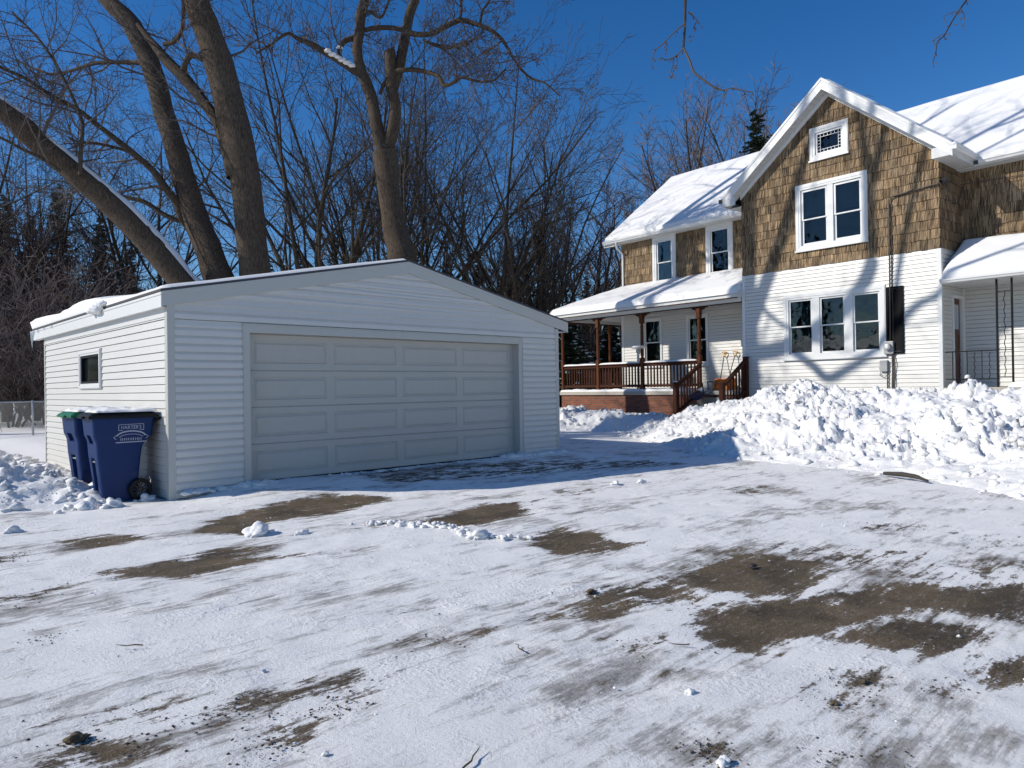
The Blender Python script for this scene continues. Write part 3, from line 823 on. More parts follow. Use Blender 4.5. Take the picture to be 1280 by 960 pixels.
M['grit'] = tint_mat()
tag(build('gravel', gr, M['grit']), 'brown grit and gravel showing on the bare patches of the driveway', 'gravel', kind='stuff')


def chunk(x, y, r, label, seed, n=7, mat='bank', sq=(1.2, 1.0, 0.7), cat='snow clod', name='snow_clod', group='snow clods lying on the driveway'):
    b = MB(); q = random.Random(seed)
    b.blob((0, 0, r*0.35), r, 3, seed, 0.55, sq)
    for k in range(n):
        a = q.uniform(0, 6.28); d = r*q.uniform(0.7, 1.9)
        rr = r*q.uniform(0.15, 0.5)
        b.blob((math.cos(a)*d, math.sin(a)*d*0.7, rr*0.3), rr, 2, seed+k, 0.5, sq)
    o = build(name, b, M[mat], smooth=True)
    o.location = (x, y, 0.0)
    return tag(o, label, cat, group)


chunk(2.96, 6.55, 0.085, 'white snow clod in front of the garage door, left of the long ridge', 1)
chunk(4.26, 4.91, 0.07, 'white snow clod at the near end of the long thin snow ridge', 2)
chunk(3.25, 6.25, 0.04, 'small snow clod just right of the one before the garage door', 3)
chunk(0.9, 8.05, 0.06, 'rounded snow clod left of the bins, nearest the drive', 4)
chunk(1.35, 8.45, 0.05, 'snow clod between the bins and the left snow bank', 5)
chunk(2.25, 9.5, 0.08, 'snow clod against the front of the near blue bin', 6)
chunk(2.5, 9.42, 0.085, 'snow clod under the front corner of the near blue bin', 7)
chunk(2.1, 10.0, 0.09, 'snow clod at the foot of the green lidded bin', 8)
chunk(2.93, 9.62, 0.07, 'snow lump half burying the wheel of the near blue bin', 9)
chunk(8.2, 6.0, 0.045, 'small snow clod just beyond the edge of the garage shadow', 12)
chunk(7.8, 6.15, 0.05, 'snow crumb pile at the sunlit edge of the garage shadow', 13)
chunk(2.30, 1.35, 0.02, 'white snow lump lying near the bottom right of the drive', 14, 9)
chunk(2.72, 1.75, 0.018, 'loose white snow lumps low in the middle right of the drive', 15, 12)
chunk(0.71, 3.21, 0.025, 'muddy brown clod on the drive at lower left', 21, 10, 'tan_weed', (1.3, 1, 0.7), 'dirt clod', 'dirt_clod', 'dirt clods on the drive')
chunk(3.62, 3.07, 0.022, 'flat clump of dead brown leaves left of the big bare patches', 22, 16, 'tan_weed', (1.6, 1, 0.4), 'dirt clod', 'dirt_clod', 'dirt clods on the drive')
chunk(4.94, 2.64, 0.022, 'dark clod on top of the largest bare gravel patch', 23, 12, 'stick', (1.6, 1, 0.5), 'dirt clod', 'dirt_clod', 'dirt clods on the drive')
chunk(3.05, 1.27, 0.013, 'brown leafy clod in the lower right, nearer of two', 24, 9, 'tan_weed', (1.4, 1, 0.5), 'dirt clod', 'dirt_clod', 'dirt clods on the drive')
chunk(3.37, 1.27, 0.012, 'brown leafy clod in the lower right, farther of two', 25, 9, 'tan_weed', (1.6, 1, 0.4), 'dirt clod', 'dirt_clod', 'dirt clods on the drive')
# thin ridge of snow left by the plough blade
rb = MB(); q = random.Random(5)
for (x0, y0, x1, y1, n_) in ((4.06, 6.1, 4.36, 5.46, 70), (4.36, 5.46, 4.27, 4.9, 55), (4.27, 4.9, 4.55, 4.55, 25), (3.9, 6.3, 4.06, 6.1, 10)):
    for k in range(n_):
        t = q.random(); r = q.uniform(0.008, 0.034)
        rb.blob((x0+(x1-x0)*t+q.gauss(0, 0.045), y0+(y1-y0)*t+q.gauss(0, 0.045), r*0.4), r, 1, k, 0.5, (1.2, 1.2, 0.8))
tag(build('snow_ridge', rb, M['bank'], smooth=True), 'thin crumbly ridge of snow left across the drive by a plough', 'snow ridge', kind='stuff')

st = MB()
st.tube([(10.87, 3.78, 0.05), (10.72, 3.5, 0.07), (10.6, 3.3, 0.07), (10.46, 3.1, 0.04)], [0.025, 0.035, 0.03, 0.015], 7, True)
tag(build('fallen_branch', st, M['stick']), 'dark broken piece of wood lying at the foot of the tall snow bank', 'branch')
for i, (x, y, a, l, lab) in enumerate(((1.60, 1.95, 0.4, 0.16, 'thin bent twig lying on the snow at bottom centre left'), (3.2, 2.05, 2.2, 0.12, 'short pale twig on the snow left of the leafy clods'),
                                       (1.22, 4.1, 2.4, 0.14, 'dark bent twig on the snow at the left of the drive'), (2.55, 2.6, 1.2, 0.10, 'small straw stalk on the snow at lower centre'))):
    t_ = MB(); q = random.Random(i)
    pp = [(x+math.cos(a)*l*k/5+q.uniform(-.008, .008), y+math.sin(a)*l*k/5+q.uniform(-.008, .008), 0.012+q.uniform(0, .01)) for k in range(6)]
    t_.tube(pp, [0.0035, 0.004, 0.0035, 0.003, 0.0025, 0.0015], 5)
    tag(build('twig', t_, M['tan_weed']), lab, 'twig', 'twigs lying on the drive')


# ------------------------------------------------------------------ cladding
def clip_rects(u0, u1, z0, z1, holes):
    rects = [(u0, u1, z0, z1)]
    for h0, h1, g0, g1 in holes:
        out = []
        for a, b, c, d in rects:
            if h1 <= a or h0 >= b or g1 <= c or g0 >= d:
                out.append((a, b, c, d)); continue
            cc, dd = max(c, g0), min(d, g1)
            if cc > c: out.append((a, b, c, cc))
            if dd < d: out.append((a, b, dd, d))
            if a < h0: out.append((a, h0, cc, dd))
            if b > h1: out.append((h1, b, cc, dd))
        rects = out
    return rects


def siding(mb, o, u, n, s0, s1, z0, z1, expo=0.1016, t=0.018, holes=(), top=None, lap=False, seed=0):
    """lapped boards as real slanted strips; top(s)->max z (for gables)"""
    o = Vector(o); u = Vector(u); n = Vector(n); Z = Vector((0, 0, 1))
    k = 0; q = random.Random(seed)
    def P(s, z, d): return tuple(o+u*s+n*d+Z*z)
    while z0+k*expo < z1-1e-4:
        c0 = z0+k*expo; c1 = min(c0+expo, z1); k += 1
        ss0, ss1 = s0, s1
        if top:
            # allowed interval where top(s) > c0
            xs = np.linspace(s0, s1, 400); ok = xs[np.array([top(x) for x in xs]) > c0+0.001]
            if len(ok) == 0: break
            ss0, ss1 = ok[0], ok[-1]
        tt = t*q.uniform(0.85, 1.15)
        for a, b, c, d in clip_rects(ss0, ss1, c0, c1, holes):
            pa = [(a, c), (b, c), (b, d), (a, d)]
            if top:
                pa = [(s, min(z, top(s)+0.002)) for s, z in pa]
            def off(z):
                f_ = (z-c0)/expo
                if lap: return tt*(1.0 if f_ < 0.62 else max(0, 1-(f_-0.62)/0.38)**0.8)
                return tt*(1-f_)
            if top:
                br = [a]+[s_ for s_ in np.linspace(a, b, 60)[1:-1]]+[b]
                low = [(s_, c) for s_ in (a, b)]
                up = [(s_, max(c, min(d, top(s_)+0.002))) for s_ in br[::-1]]
                if all(abs(z-d) < 1e-6 for _, z in up): up = [(b, d), (a, d)]
                else: up = [q_ for i_, q_ in enumerate(up) if i_ in (0, len(up)-1) or not (abs(up[i_-1][1]-d) < 1e-6 and abs(q_[1]-d) < 1e-6 and abs(up[i_+1][1]-d) < 1e-6)]
                pl = [P(s_, z, off(z)) for s_, z in low+up]
                mb.add(pl, [tuple(range(len(pl)))])
            elif lap and c == c0 and d == c1:
                zz = [c, c+expo*0.6, c+expo*0.8, d]
                for e0, e1 in zip(zz[:-1], zz[1:]):
                    mb.quad(*[P(s, z, off(z)) for s, z in ((a, e0), (b, e0), (b, e1), (a, e1))])
            elif d == c1 and d-c > 0.03:
                e = d-0.010      # the board dives into a narrow joint under the next one
                mb.quad(P(a, c, off(c)), P(b, c, off(c)), P(b, e, off(e)), P(a, e, off(e)))
                mb.quad(P(a, e, off(e)), P(b, e, off(e)), P(b, d, -0.014), P(a, d, -0.014))
            else:
                mb.quad(*[P(s, z, off(z)) for s, z in pa])
            if c == c0:
                mb.quad(P(a, c, -0.014), P(b, c, -0.014), P(b, c, off(c)), P(a, c, off(c)))


def shingles(mb, o, u, n, s0, s1, z0, z1, expo=0.235, holes=(), top=None, seed=0, flat=False):
    o = Vector(o); u = Vector(u); n = Vector(n); Z = Vector((0, 0, 1))
    q = random.Random(seed); k = 0
    while z0+k*expo < z1:
        c0 = z0+k*expo; c1 = min(c0+expo, z1); k += 1
        ss0, ss1 = s0, s1
        if top:
            xs = np.linspace(s0, s1, 400); ok = xs[np.array([top(x) for x in xs]) > c0+0.01]
            if len(ok) == 0: break
            ss0, ss1 = ok[0], ok[-1]
        s = ss0
        while s < ss1-0.01:
            w = q.uniform(0.07, 0.21); e = min(s+w, ss1)
            if ss1-e < 0.05: e = ss1
            dz = q.uniform(-0.010, 0.010); th = q.uniform(0.016, 0.028)
            v_ = q.uniform(0.8, 1.12)*(1+0.35*mnoise.noise(Vector((s*0.9, z0+k*0.35, seed)))); warm = q.uniform(-0.01, 0.01)
            col = (0.265*v_+warm, 0.192*v_, 0.118*v_-warm*0.5)
            if q.random() < 0.13: col = tuple(x*0.62 for x in col)
            for a, b, c, d in clip_rects(s+0.004, e-0.004, c0+dz, c1+0.012, holes):
                def P(ss, z, t_): return tuple(o+u*ss+n*t_+Z*z)
                f_ = lambda z: th*(1-0.8*(z-c0)/expo)
                za, zb = d, d
                if top: za = min(d, top(a)+0.01); zb = min(d, top(b)+0.01)
                if za <= c and zb <= c: continue
                za = max(za, c+0.001); zb = max(zb, c+0.001)
                mb.quad(P(a, c, f_(c)), P(b, c, f_(c)), P(b, zb, f_(zb)), P(a, za, f_(za)), col)
                dk = tuple(x*0.5 for x in col)
                mb.quad(P(a, c, 0), P(b, c, 0), P(b, c, f_(c)), P(a, c, f_(c)), dk)
                mb.quad(P(a, c, 0), P(a, c, f_(c)), P(a, za, f_(za)), P(a, za, 0), dk)
                mb.quad(P(b, c, 0), P(b, c, f_(c)), P(b, zb, f_(zb)), P(b, zb, 0), dk)
            s = e
    # backing sheet
    bk = MB()
    return mb


def backing(mb, o, u, n, s0, s1, z0, z1, holes=(), top=None, col=None):
    o = Vector(o); u = Vector(u); n = Vector(n); Z = Vector((0, 0, 1))
    for a, b, c, d in clip_rects(s0, s1, z0, z1, holes):
        if top is None:
            mb.quad(*[tuple(o+u*s+n*-0.004+Z*z) for s, z in ((a, c), (b, c), (b, d), (a, d))], col)
        else:
            N = max(2, int((b-a)/0.08))
            for i in range(N):
                sa = a+(b-a)*i/N; sb = a+(b-a)*(i+1)/N
                da, db = min(d, top(sa)), min(d, top(sb))
                if da <= c and db <= c: continue
                mb.quad(*[tuple(o+u*s+n*-0.004+Z*z) for s, z in ((sa, c), (sb, c), (sb, max(db, c)), (sa, max(da, c)))], col)


class Frame:
    """maps (s, z, depth outward) of a wall plane to 3D boxes"""
    def __init__(s, o, u, n): s.o = Vector(o); s.u = Vector(u); s.n = Vector(n)
    def P(s, a, z, d): return tuple(s.o+s.u*a+s.n*d+Vector((0, 0, 1))*z)
    def box(s, mb, a0, a1, z0, z1, d0, d1, col=None):
        mb.hexa([s.P(a0, z0, d0), s.P(a1, z0, d0), s.P(a1, z0, d1), s.P(a0, z0, d1), s.P(a0, z1, d0), s.P(a1, z1, d0), s.P(a1, z1, d1), s.P(a0, z1, d1)], col)
    def ring(s, mb, a0, a1, z0, z1, w, d0, d1, wb=None, wt=None):
        wb = w if wb is None else wb; wt = w if wt is None else wt
        s.box(mb, a0, a1, z1-wt, z1, d0, d1)
        s.box(mb, a0, a1, z0, z0+wb, d0, d1)
        s.box(mb, a0, a0+w, z0+wb, z1-wt, d0, d1)
        s.box(mb, a1-w, a1, z0+wb, z1-wt, d0, d1)


def curtain(mb, F, a0, a1, z0, z1, d, amp=0.03, period=0.11, seed=0):
    q = random.Random(seed); ph = q.uniform(0, 6)
    n_ = int((a1-a0)/period*10)+2
    def fn(u_, v_):
        s = a0+(a1-a0)*u_
        return F.P(s, z0+(z1-z0)*v_, d+amp*math.sin(ph+s/period*6.283+0.6*math.sin(v_*3+s*9))*(0.7+0.3*v_))
    mb.grid(fn, n_, 6)


def window(parent, F, a0, a1, z0, z1, name='window', units=1, split=0.5, mull=0.09, tw=0.085, sash=0.045, curt=None, label=None, stained=False, trim_mat='trim', sill=True, depth=0.06):
    """double hung window(s): window > sash, pane, curtain.  Outer size includes the casing."""
    mb = MB()
    F.ring(mb, a0, a1, z0, z1, tw, -0.06, 0.035)
    F.ring(mb, a0+tw*0.12, a1-tw*0.12, z0+tw*0.12, z1-tw*0.12, tw*0.5, 0.035, 0.045)
    if sill: F.box(mb, a0-0.02, a1+0.02, z0-0.02, z0+0.025, 0.03, 0.07)
    W = a1-a0-2*tw; uw = (W-mull*(units-1))/units
    for k in range(1, units):
        s0_ = a0+tw+uw*k+mull*(k-1)
        F.box(mb, s0_, s0_+mull, z0+tw, z1-tw, -0.06, 0.028)
    w = build(name, mb, M[trim_mat], parent, bevel=0.004)
    if label: w['label'] = label
    for k in range(units):
        s0_ = a0+tw+k*(uw+mull); s1_ = s0_+uw
        zb, zt = z0+tw, z1-tw; zm = zb+(zt-zb)*split
        sb = MB()
        if not stained:
            F.ring(sb, s0_+0.002, s1_-0.002, zm-0.018, zt-0.002, sash, -0.025, 0.0, wb=0.036)
            F.ring(sb, s0_+0.002, s1_-0.002, zb+0.002, zm+0.018, sash, -0.052, -0.027, wt=0.036)
            build('sash', sb, M['trim'], w, bevel=0.003)
            pb = MB()
            F.box(pb, s0_+0.03, s1_-0.03, zm+0.01, zt-0.03, -0.015, -0.011)
            F.box(pb, s0_+0.03, s1_-0.03, zb+0.03, zm-0.01, -0.042, -0.038)
            build('pane', pb, M['glass'], w)
        else:
            F.ring(sb, s0_+0.002, s1_-0.002, zb+0.002, zt-0.002, sash, -0.04, 0.0)
            A0, A1, B0, B1 = s0_+sash, s1_-sash, zb+sash, zt-sash
            cw = (A1-A0)/6.6; bw = 0.011
            for rr in (B0+cw*0.8, B1-cw*0.8): F.box(sb, A0, A1, rr-bw/2, rr+bw/2, -0.03, -0.018)
            for rr in (A0+cw*0.8, A1-cw*0.8): F.box(sb, rr-bw/2, rr+bw/2, B0, B1, -0.031, -0.0185)
            for i_ in range(1, 5):
                x_ = A0+cw*0.8+(A1-A0-1.6*cw)*i_/5
                for (r0, r1) in ((B0, B0+cw*0.8), (B1-cw*0.8, B1)): F.box(sb, x_-bw/2, x_+bw/2, r0, r1, -0.0305, -0.0182)
            for i_ in range(1, 4):
                z_ = B0+cw*0.8+(B1-B0-1.6*cw)*i_/4
                for (r0, r1) in ((A0, A0+cw*0.8), (A1-cw*0.8, A1)): F.box(sb, r0, r1, z_-bw/2, z_+bw/2, -0.0305, -0.0182)
            build('sash', sb, M['trim'], w)
            pb = MB(); F.box(pb, A0-0.01, A1+0.01, B0-0.01, B1+0.01, -0.028, -0.024); build('pane', pb, M['glass'], w)
        if curt:
            cb = MB(); kind_, f0, f1, g0 = curt[k] if isinstance(curt[0], tuple) else curt
            curtain(cb, F, s0_+uw*f0, s0_+uw*f1, zb+(zt-zb)*g0, zt, -0.16, seed=k+int(a0*10))
            build('curtain', cb, M[kind_], w, smooth=True)
    return w


# ================================================================== GARAGE
G = empty('garage', (3.14, 9.4, 0.0), 0, 'white sided two car garage with a low gable roof and a closed panel door', 'garage')
GW, GD = 7.07, 6.66
GPX, GPZ, GSL = 3.61, 3.375, 0.2068
gtop = lambda s: GPZ-0.05-GSL*abs(s-GPX)
OX0, OX1, OZ1 = 1.025, 6.02, 2.12
FF = Frame((0, 0, 0), (1, 0, 0), (0, -1, 0))
FS = Frame((0, 0, 0), (0, 1, 0), (-1, 0, 0))
mb = MB()
siding(mb, (0, 0, 0), (1, 0, 0), (0, -1, 0), 0.06, GW-0.06, 0.02, 0.02+0.1016*23, holes=[(OX0-0.05, OX1+0.05, -1, OZ1+0.06)], lap=True, seed=2, t=0.02)
siding(mb, (0, 0, 0), (1, 0, 0), (0, -1, 0), 0.06, GW-0.06, 0.02+0.1016*23, 3.3, top=gtop, lap=True, seed=3, t=0.02)
fw = build('front_wall', mb, M['siding'], G)
mb = MB()
WY0, WY1, WZ0, WZ1 = 2.93, 4.06, 1.47, 1.97
siding(mb, (0, 0, 0), (0, 1, 0), (-1, 0, 0), 0.06, GD, 0.02, 2.30, holes=[(WY0+.03, WY1-.03, WZ0+.03, WZ1-.03)], seed=4, t=0.016)
build('side_wall', mb, M['siding'], G)
mb = MB()
siding(mb, (GW, 0, 0), (0, 1, 0), (1, 0, 0), 0.0, GD, 0.02, 2.35, seed=5)
siding(mb, (0, GD, 0), (1, 0, 0), (0, 1, 0), 0.0, GW, 0.02, 3.3, top=gtop, seed=6)
build('rear_walls', mb, M['siding'], G)
# corner boards, frieze
mb = MB()
for (a0, a1) in ((-0.022, 0.07), (GW-0.07, GW+0.022)):
    FF.box(mb, a0, a1, 0.0, 2.44, 0.0, 0.022)
FS.box(mb, -0.0, 0.075, 0.0, 2.385, 0.0, 0.022)
FS.box(mb, GD-0.05, GD+0.022, 0.0, 2.385, 0.0, 0.022)
mb.box(GW, GW+0.022, 0.0, 0.075, 0, 2.36)
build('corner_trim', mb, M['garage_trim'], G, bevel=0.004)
mb = MB()
FS.box(mb, 0.075, GD+0.02, 2.285, 2.39, 0.0, 0.018)
FS.box(mb, 0.075, GD+0.02, 2.275, 2.287, 0.0, 0.026)
mb.box(-0.075, 0, -0.0, GD+0.6, 2.385, 2.397)
mb.box(GW, GW+0.27, -0.0, GD+0.6, 2.385, 2.397)
build('eave_soffit', mb, M['soffit'], G)
# roof deck
mb = MB()
xe0, xe1 = -0.10, 7.35
for (xa, xb) in ((xe0, GPX), (GPX, xe1)):
    za, zb = GPZ-GSL*abs(xa-GPX), GPZ-GSL*abs(xb-GPX)
    mb.hexa([(xa, -0.05, za-0.03), (xb, -0.05, zb-0.03), (xb, GD+0.62, zb-0.03), (xa, GD+0.62, za-0.03), (xa, -0.05, za), (xb, -0.05, zb), (xb, GD+0.62, zb), (xa, GD+0.62, za)])
groof = build('roof', mb, M['roofing'], G)
mb = MB()
for (xa, xb) in ((-0.085, GPX), (GPX, 7.33)):
    za, zb = GPZ-0.031-GSL*abs(xa-GPX), GPZ-0.031-GSL*abs(xb-GPX)
    for (y0, y1, hh) in ((-0.042, -0.016, 0.185), (-0.05, -0.043, 0.05), (GD+0.58, GD+0.6, 0.19)):
        mb.hexa([(xa, y0, za-hh), (xb, y0, zb-hh), (xb, y1, zb-hh), (xa, y1, za-hh), (xa, y0, za), (xb, y0, zb), (xb, y1, zb), (xa, y1, za)])
build('rake_board', mb, M['garage_trim'], G, bevel=0.003)
mb = MB()
for x0, x1 in ((-0.095, -0.075), (7.325, 7.345)):
    mb.box(x0, x1, -0.040, GD+0.6, 2.385, 2.572)
    mb.box(x0-0.01 if x0 < 0 else x0, x1 if x0 < 0 else x1+0.01, -0.040, GD+0.6, 2.535, 2.545)
build('fascia', mb, M['trim'], G, bevel=0.003)
# snow on the garage roof
def slab_snow(name, parent, P, N, su, sv, nu, nv, th, seed, edge=0.12, amp=0.25, over=None, mat='snow'):
    N = Vector(N).normalized()
    mb = MB()
    def fn(u_, v_):
        s, t = u_*su, v_*sv
        d = min(s, su-s, t, sv-t)
        k = min(1, d/edge); k = math.sqrt(max(0, 1-(1-k)**2))
        tt = th(s, t) if callable(th) else th
        n_ = mnoise.noise(Vector((s*0.7+seed, t*0.7, 1)))*amp+mnoise.noise(Vector((s*2.3+seed, t*2.3, 5)))*amp*0.35
        p = Vector(P(s, t))
        if over: p += Vector(over(s, t))*k
        return p+N*(tt*k*(1+n_)+0.0015)
    mb.grid(fn, nu, nv)
    return build(name, mb, M[mat], parent, smooth=True)


def th_l(s, t):   # s along depth from front, t from eave up
    wob = 0.5+0.5*mnoise.noise(Vector((s*1.1, t*1.3, 9)))
    return 0.035+0.13*float(sstep(1.2, 3.2, s))*(1-0.45*min(1, t/2.0))+0.02*wob
slab_snow('snow_cover', groof, lambda s, t: (xe0+t*1.0/math.hypot(1, GSL), -0.04+s, GPZ-GSL*(GPX-xe0)+t*GSL/math.hypot(1, GSL)), (-GSL, 0, 1), GD+0.64, math.hypot(1, GSL)*(GPX-xe0), 150, 60, th_l, 3, 0.10, 0.35,
          over=lambda s, t: (-0.10*float(sstep(2.0, 3.6, s))*max(0, 1-t/0.5), 0, -0.05*float(sstep(2.0, 3.6, s))*max(0, 1-t/0.5)))
slab_snow('snow_cover', groof, lambda s, t: (GPX+t/math.hypot(1, GSL), 0.12+s, GPZ-t*GSL/math.hypot(1, GSL)), (GSL, 0, 1), GD+0.45, math.hypot(1, GSL)*(xe1-GPX)-0.1, 70, 50, 0.03, 8, 0.2, 0.6)
# lump of snow hanging at the eave
mb = MB()
for i, (y, r, dz) in enumerate(((2.62, 0.12, 0), (2.86, 0.10, 0.01), (3.1, 0.06, 0.04), (2.38, 0.06, 0.05))):
    mb.blob((-0.13, y, 2.60+dz), r, 3, i, 0.3, (0.8, 1.7, 0.75))
build('snow_cover', mb, M['snow'], groof, smooth=True)
mb = MB(); q = random.Random(4)
for y, l in ((7.24, 0.34), (7.20, 0.2), (7.12, 0.12), (6.7, 0.07), (6.2, 0.05), (5.6, 0.06)):
    mb.tube([(-0.11, y, 2.56), (-0.112, y, 2.56-l*0.5), (-0.11, y+.004, 2.56-l)], [0.022+l*0.03, 0.012+l*.02, 0.001], 7)
build('icicle', mb, M['ice'], groof, smooth=True)
# door
mb = MB()
FF.box(mb, OX0-0.088, OX0, 0.05, OZ1+0.10, 0.0, 0.026); FF.box(mb, OX1, OX1+0.088, 0.05, OZ1+0.10, 0.0, 0.026); FF.box(mb, OX0, OX1, OZ1, OZ1+0.10, 0.0, 0.026)
FF.box(mb, OX0-0.10, OX1+0.10, OZ1+0.10, OZ1+0.118, 0.0, 0.036)
for a in (OX0-0.098, OX1+0.088): FF.box(mb, a, a+0.01, 0.05, OZ1+0.10, 0.0, 0.034)
FF.box(mb, OX0-0.035, OX0, 0.05, OZ1, -0.14, -0.002); FF.box(mb, OX1, OX1+0.035, 0.05, OZ1, -0.14, -0.002); FF.box(mb, OX0, OX1, OZ1-0.0, OZ1+0.035, -0.14, -0.002)
for a in (3.5,): FF.box(mb, a-0.004, a+0.004, OZ1+0.02, OZ1+0.09, 0.026, 0.029)
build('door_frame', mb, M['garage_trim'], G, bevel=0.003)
GDR = empty('garage_door', (0, 0, 0)); GDR.parent = G
DZ0 = 0.115; DH = (OZ1-DZ0)/4; D0 = -0.12
for k in range(4):
    mb = MB(); z0 = DZ0+k*DH+0.001; z1 = z0+DH-0.002
    a0, a1 = OX0-0.01, OX1+0.01
    holes = []
    cols = []
    st_ = 0.115; pw = (a1-a0-st_*5)/4
    for c in range(4):
        p0 = a0+st_+c*(pw+st_); cols.append((p0, p0+pw)); holes.append((p0, p0+pw, z0+0.095, z1-0.095))
    for (a, b, c, d) in clip_rects(a0, a1, z0+0.012, z1-0.012, holes):
        mb.quad(FF.P(a, c, D0), FF.P(b, c, D0), FF.P(b, d, D0), FF.P(a, d, D0))
    mb.quad(FF.P(a0, z0+0.012, D0), FF.P(a1, z0+0.012, D0), FF.P(a1, z0, D0-0.007), FF.P(a0, z0, D0-0.007))
    mb.quad(FF.P(a0, z1-0.012, D0), FF.P(a1, z1-0.012, D0), FF.P(a1, z1, D0-0.007), FF.P(a0, z1, D0-0.007))
    for (h0, h1, g0, g1) in holes:
        rects = [(0, 0), (0.014, -0.013), (0.024, -0.013), (0.05, -0.001)]
        for (i0, d0), (i1, d1) in zip(rects[:-1], rects[1:]):
            A = [(h0+i0, g0+i0), (h1-i0, g0+i0), (h1-i0, g1-i0), (h0+i0, g1-i0)]
            B = [(h0+i1, g0+i1), (h1-i1, g0+i1), (h1-i1, g1-i1), (h0+i1, g1-i1)]
            for i in range(4):
                j = (i+1) % 4
                mb.quad(FF.P(*A[i], D0+d0), FF.P(*A[j], D0+d0), FF.P(*B[j], D0+d1), FF.P(*B[i], D0+d1))
        mb.quad(*[FF.P(x, z, D0-0.001) for x, z in ((h0+.05, g0+.05), (h1-.05, g0+.05), (h1-.05, g1-.05), (h0+.05, g1-.05))])
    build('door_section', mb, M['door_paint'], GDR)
mb = MB(); FF.box(mb, OX0, OX1, 0.085, DZ0, D0-0.03, D0-0.005); build('bottom_seal', mb, M['black_plastic'], GDR)
mb = MB(); FF.box(mb, OX0-.1, OX1+.1, 0.0, OZ1+.05, D0-0.08, D0-0.06); build('backing_panel', mb, M['black_plastic'], GDR)
# side window
w = window(G, FS, WY0-0.06, WY1+0.06, WZ0-0.06, WZ1+0.06, tw=0.085, sash=0.03, split=0.5, units=1, curt=None, sill=False)
bpy.data.objects.remove([o for o in COL.objects if o.parent == w and o.name.startswith('sash')][0])
for o in [o for o in COL.objects if o.parent == w and o.name.startswith('pane')]: bpy.data.objects.remove(o)
mb = MB(); FS.ring(mb, WY0+0.02, WY1-0.02, WZ0+0.02, WZ1-0.02, 0.04, -0.04, 0.02); build('sash', mb, M['black_plastic'], w)
mb = MB(); FS.box(mb, WY0+0.04, WY1-0.04, WZ0+0.04, WZ1-0.04, -0.03, -0.025); build('pane', mb, M['dark_glass'], w)
mb = MB(); FS.box(mb, WY0-0.1, WY1+0.1, WZ0-0.1, WZ1+0.1, -0.12, -0.10); build('dark_backing', mb, M['black_plastic'], w)  # added black board behind the near-black pane, painting the window dark
# drift at the garage foot
dr = MB(); q = random.Random(31)
def drift(x0, x1, n_, hmax, ybase, seed):
    q = random.Random(seed)
    for k in range(n_):
        x = q.uniform(x0, x1); r = q.uniform(0.015, 0.05)*hmax
        dr.blob((x, ybase-abs(q.gauss(0, 0.06)), 0.07+r*0.4), r, 1, k+seed, 0.5, (1.5, 1.1, 0.8))
drift(0.1, 1.1, 90, 1.0, -0.03, 1); drift(0.85, 1.25, 70, 1.5, -0.02, 2); drift(5.6, 7.2, 150, 1.5, -0.03, 3); drift(1.0, 5.9, 160, 0.8, 0.06, 4); drift(5.7, 6.15, 60, 1.6, 0.02, 5)
d_ = build('snow_drift', dr, M['bank'], smooth=True); d_.location = (3.14, 9.4, 0)
tag(d_, 'small crumbly snow drift along the foot of the garage door wall', 'snow drift', kind='stuff')


# ================================================================== WHEELED CARTS
def interp(z, tab):
    zs = [t[0] for t in tab]
    return [float(np.interp(z, zs, [t[i] for t in tab])) for i in range(1, len(tab[0]))]


def text_mesh(txt, size, name='t'):
    cu = bpy.data.curves.new(name, 'FONT'); cu.body = txt; cu.size = size; cu.align_x = 'CENTER'; cu.resolution_u = 2
    ob = bpy.data.objects.new(name, cu); COL.objects.link(ob)
    dg = bpy.context.evaluated_depsgraph_get()
    me = bpy.data.meshes.new_from_object(ob.evaluated_get(dg))
    vs = [tuple(v.co) for v in me.vertices]; fs = [tuple(p.vertices) for p in me.polygons]
    bpy.data.objects.remove(ob); bpy.data.meshes.remove(me)
    return vs, fs


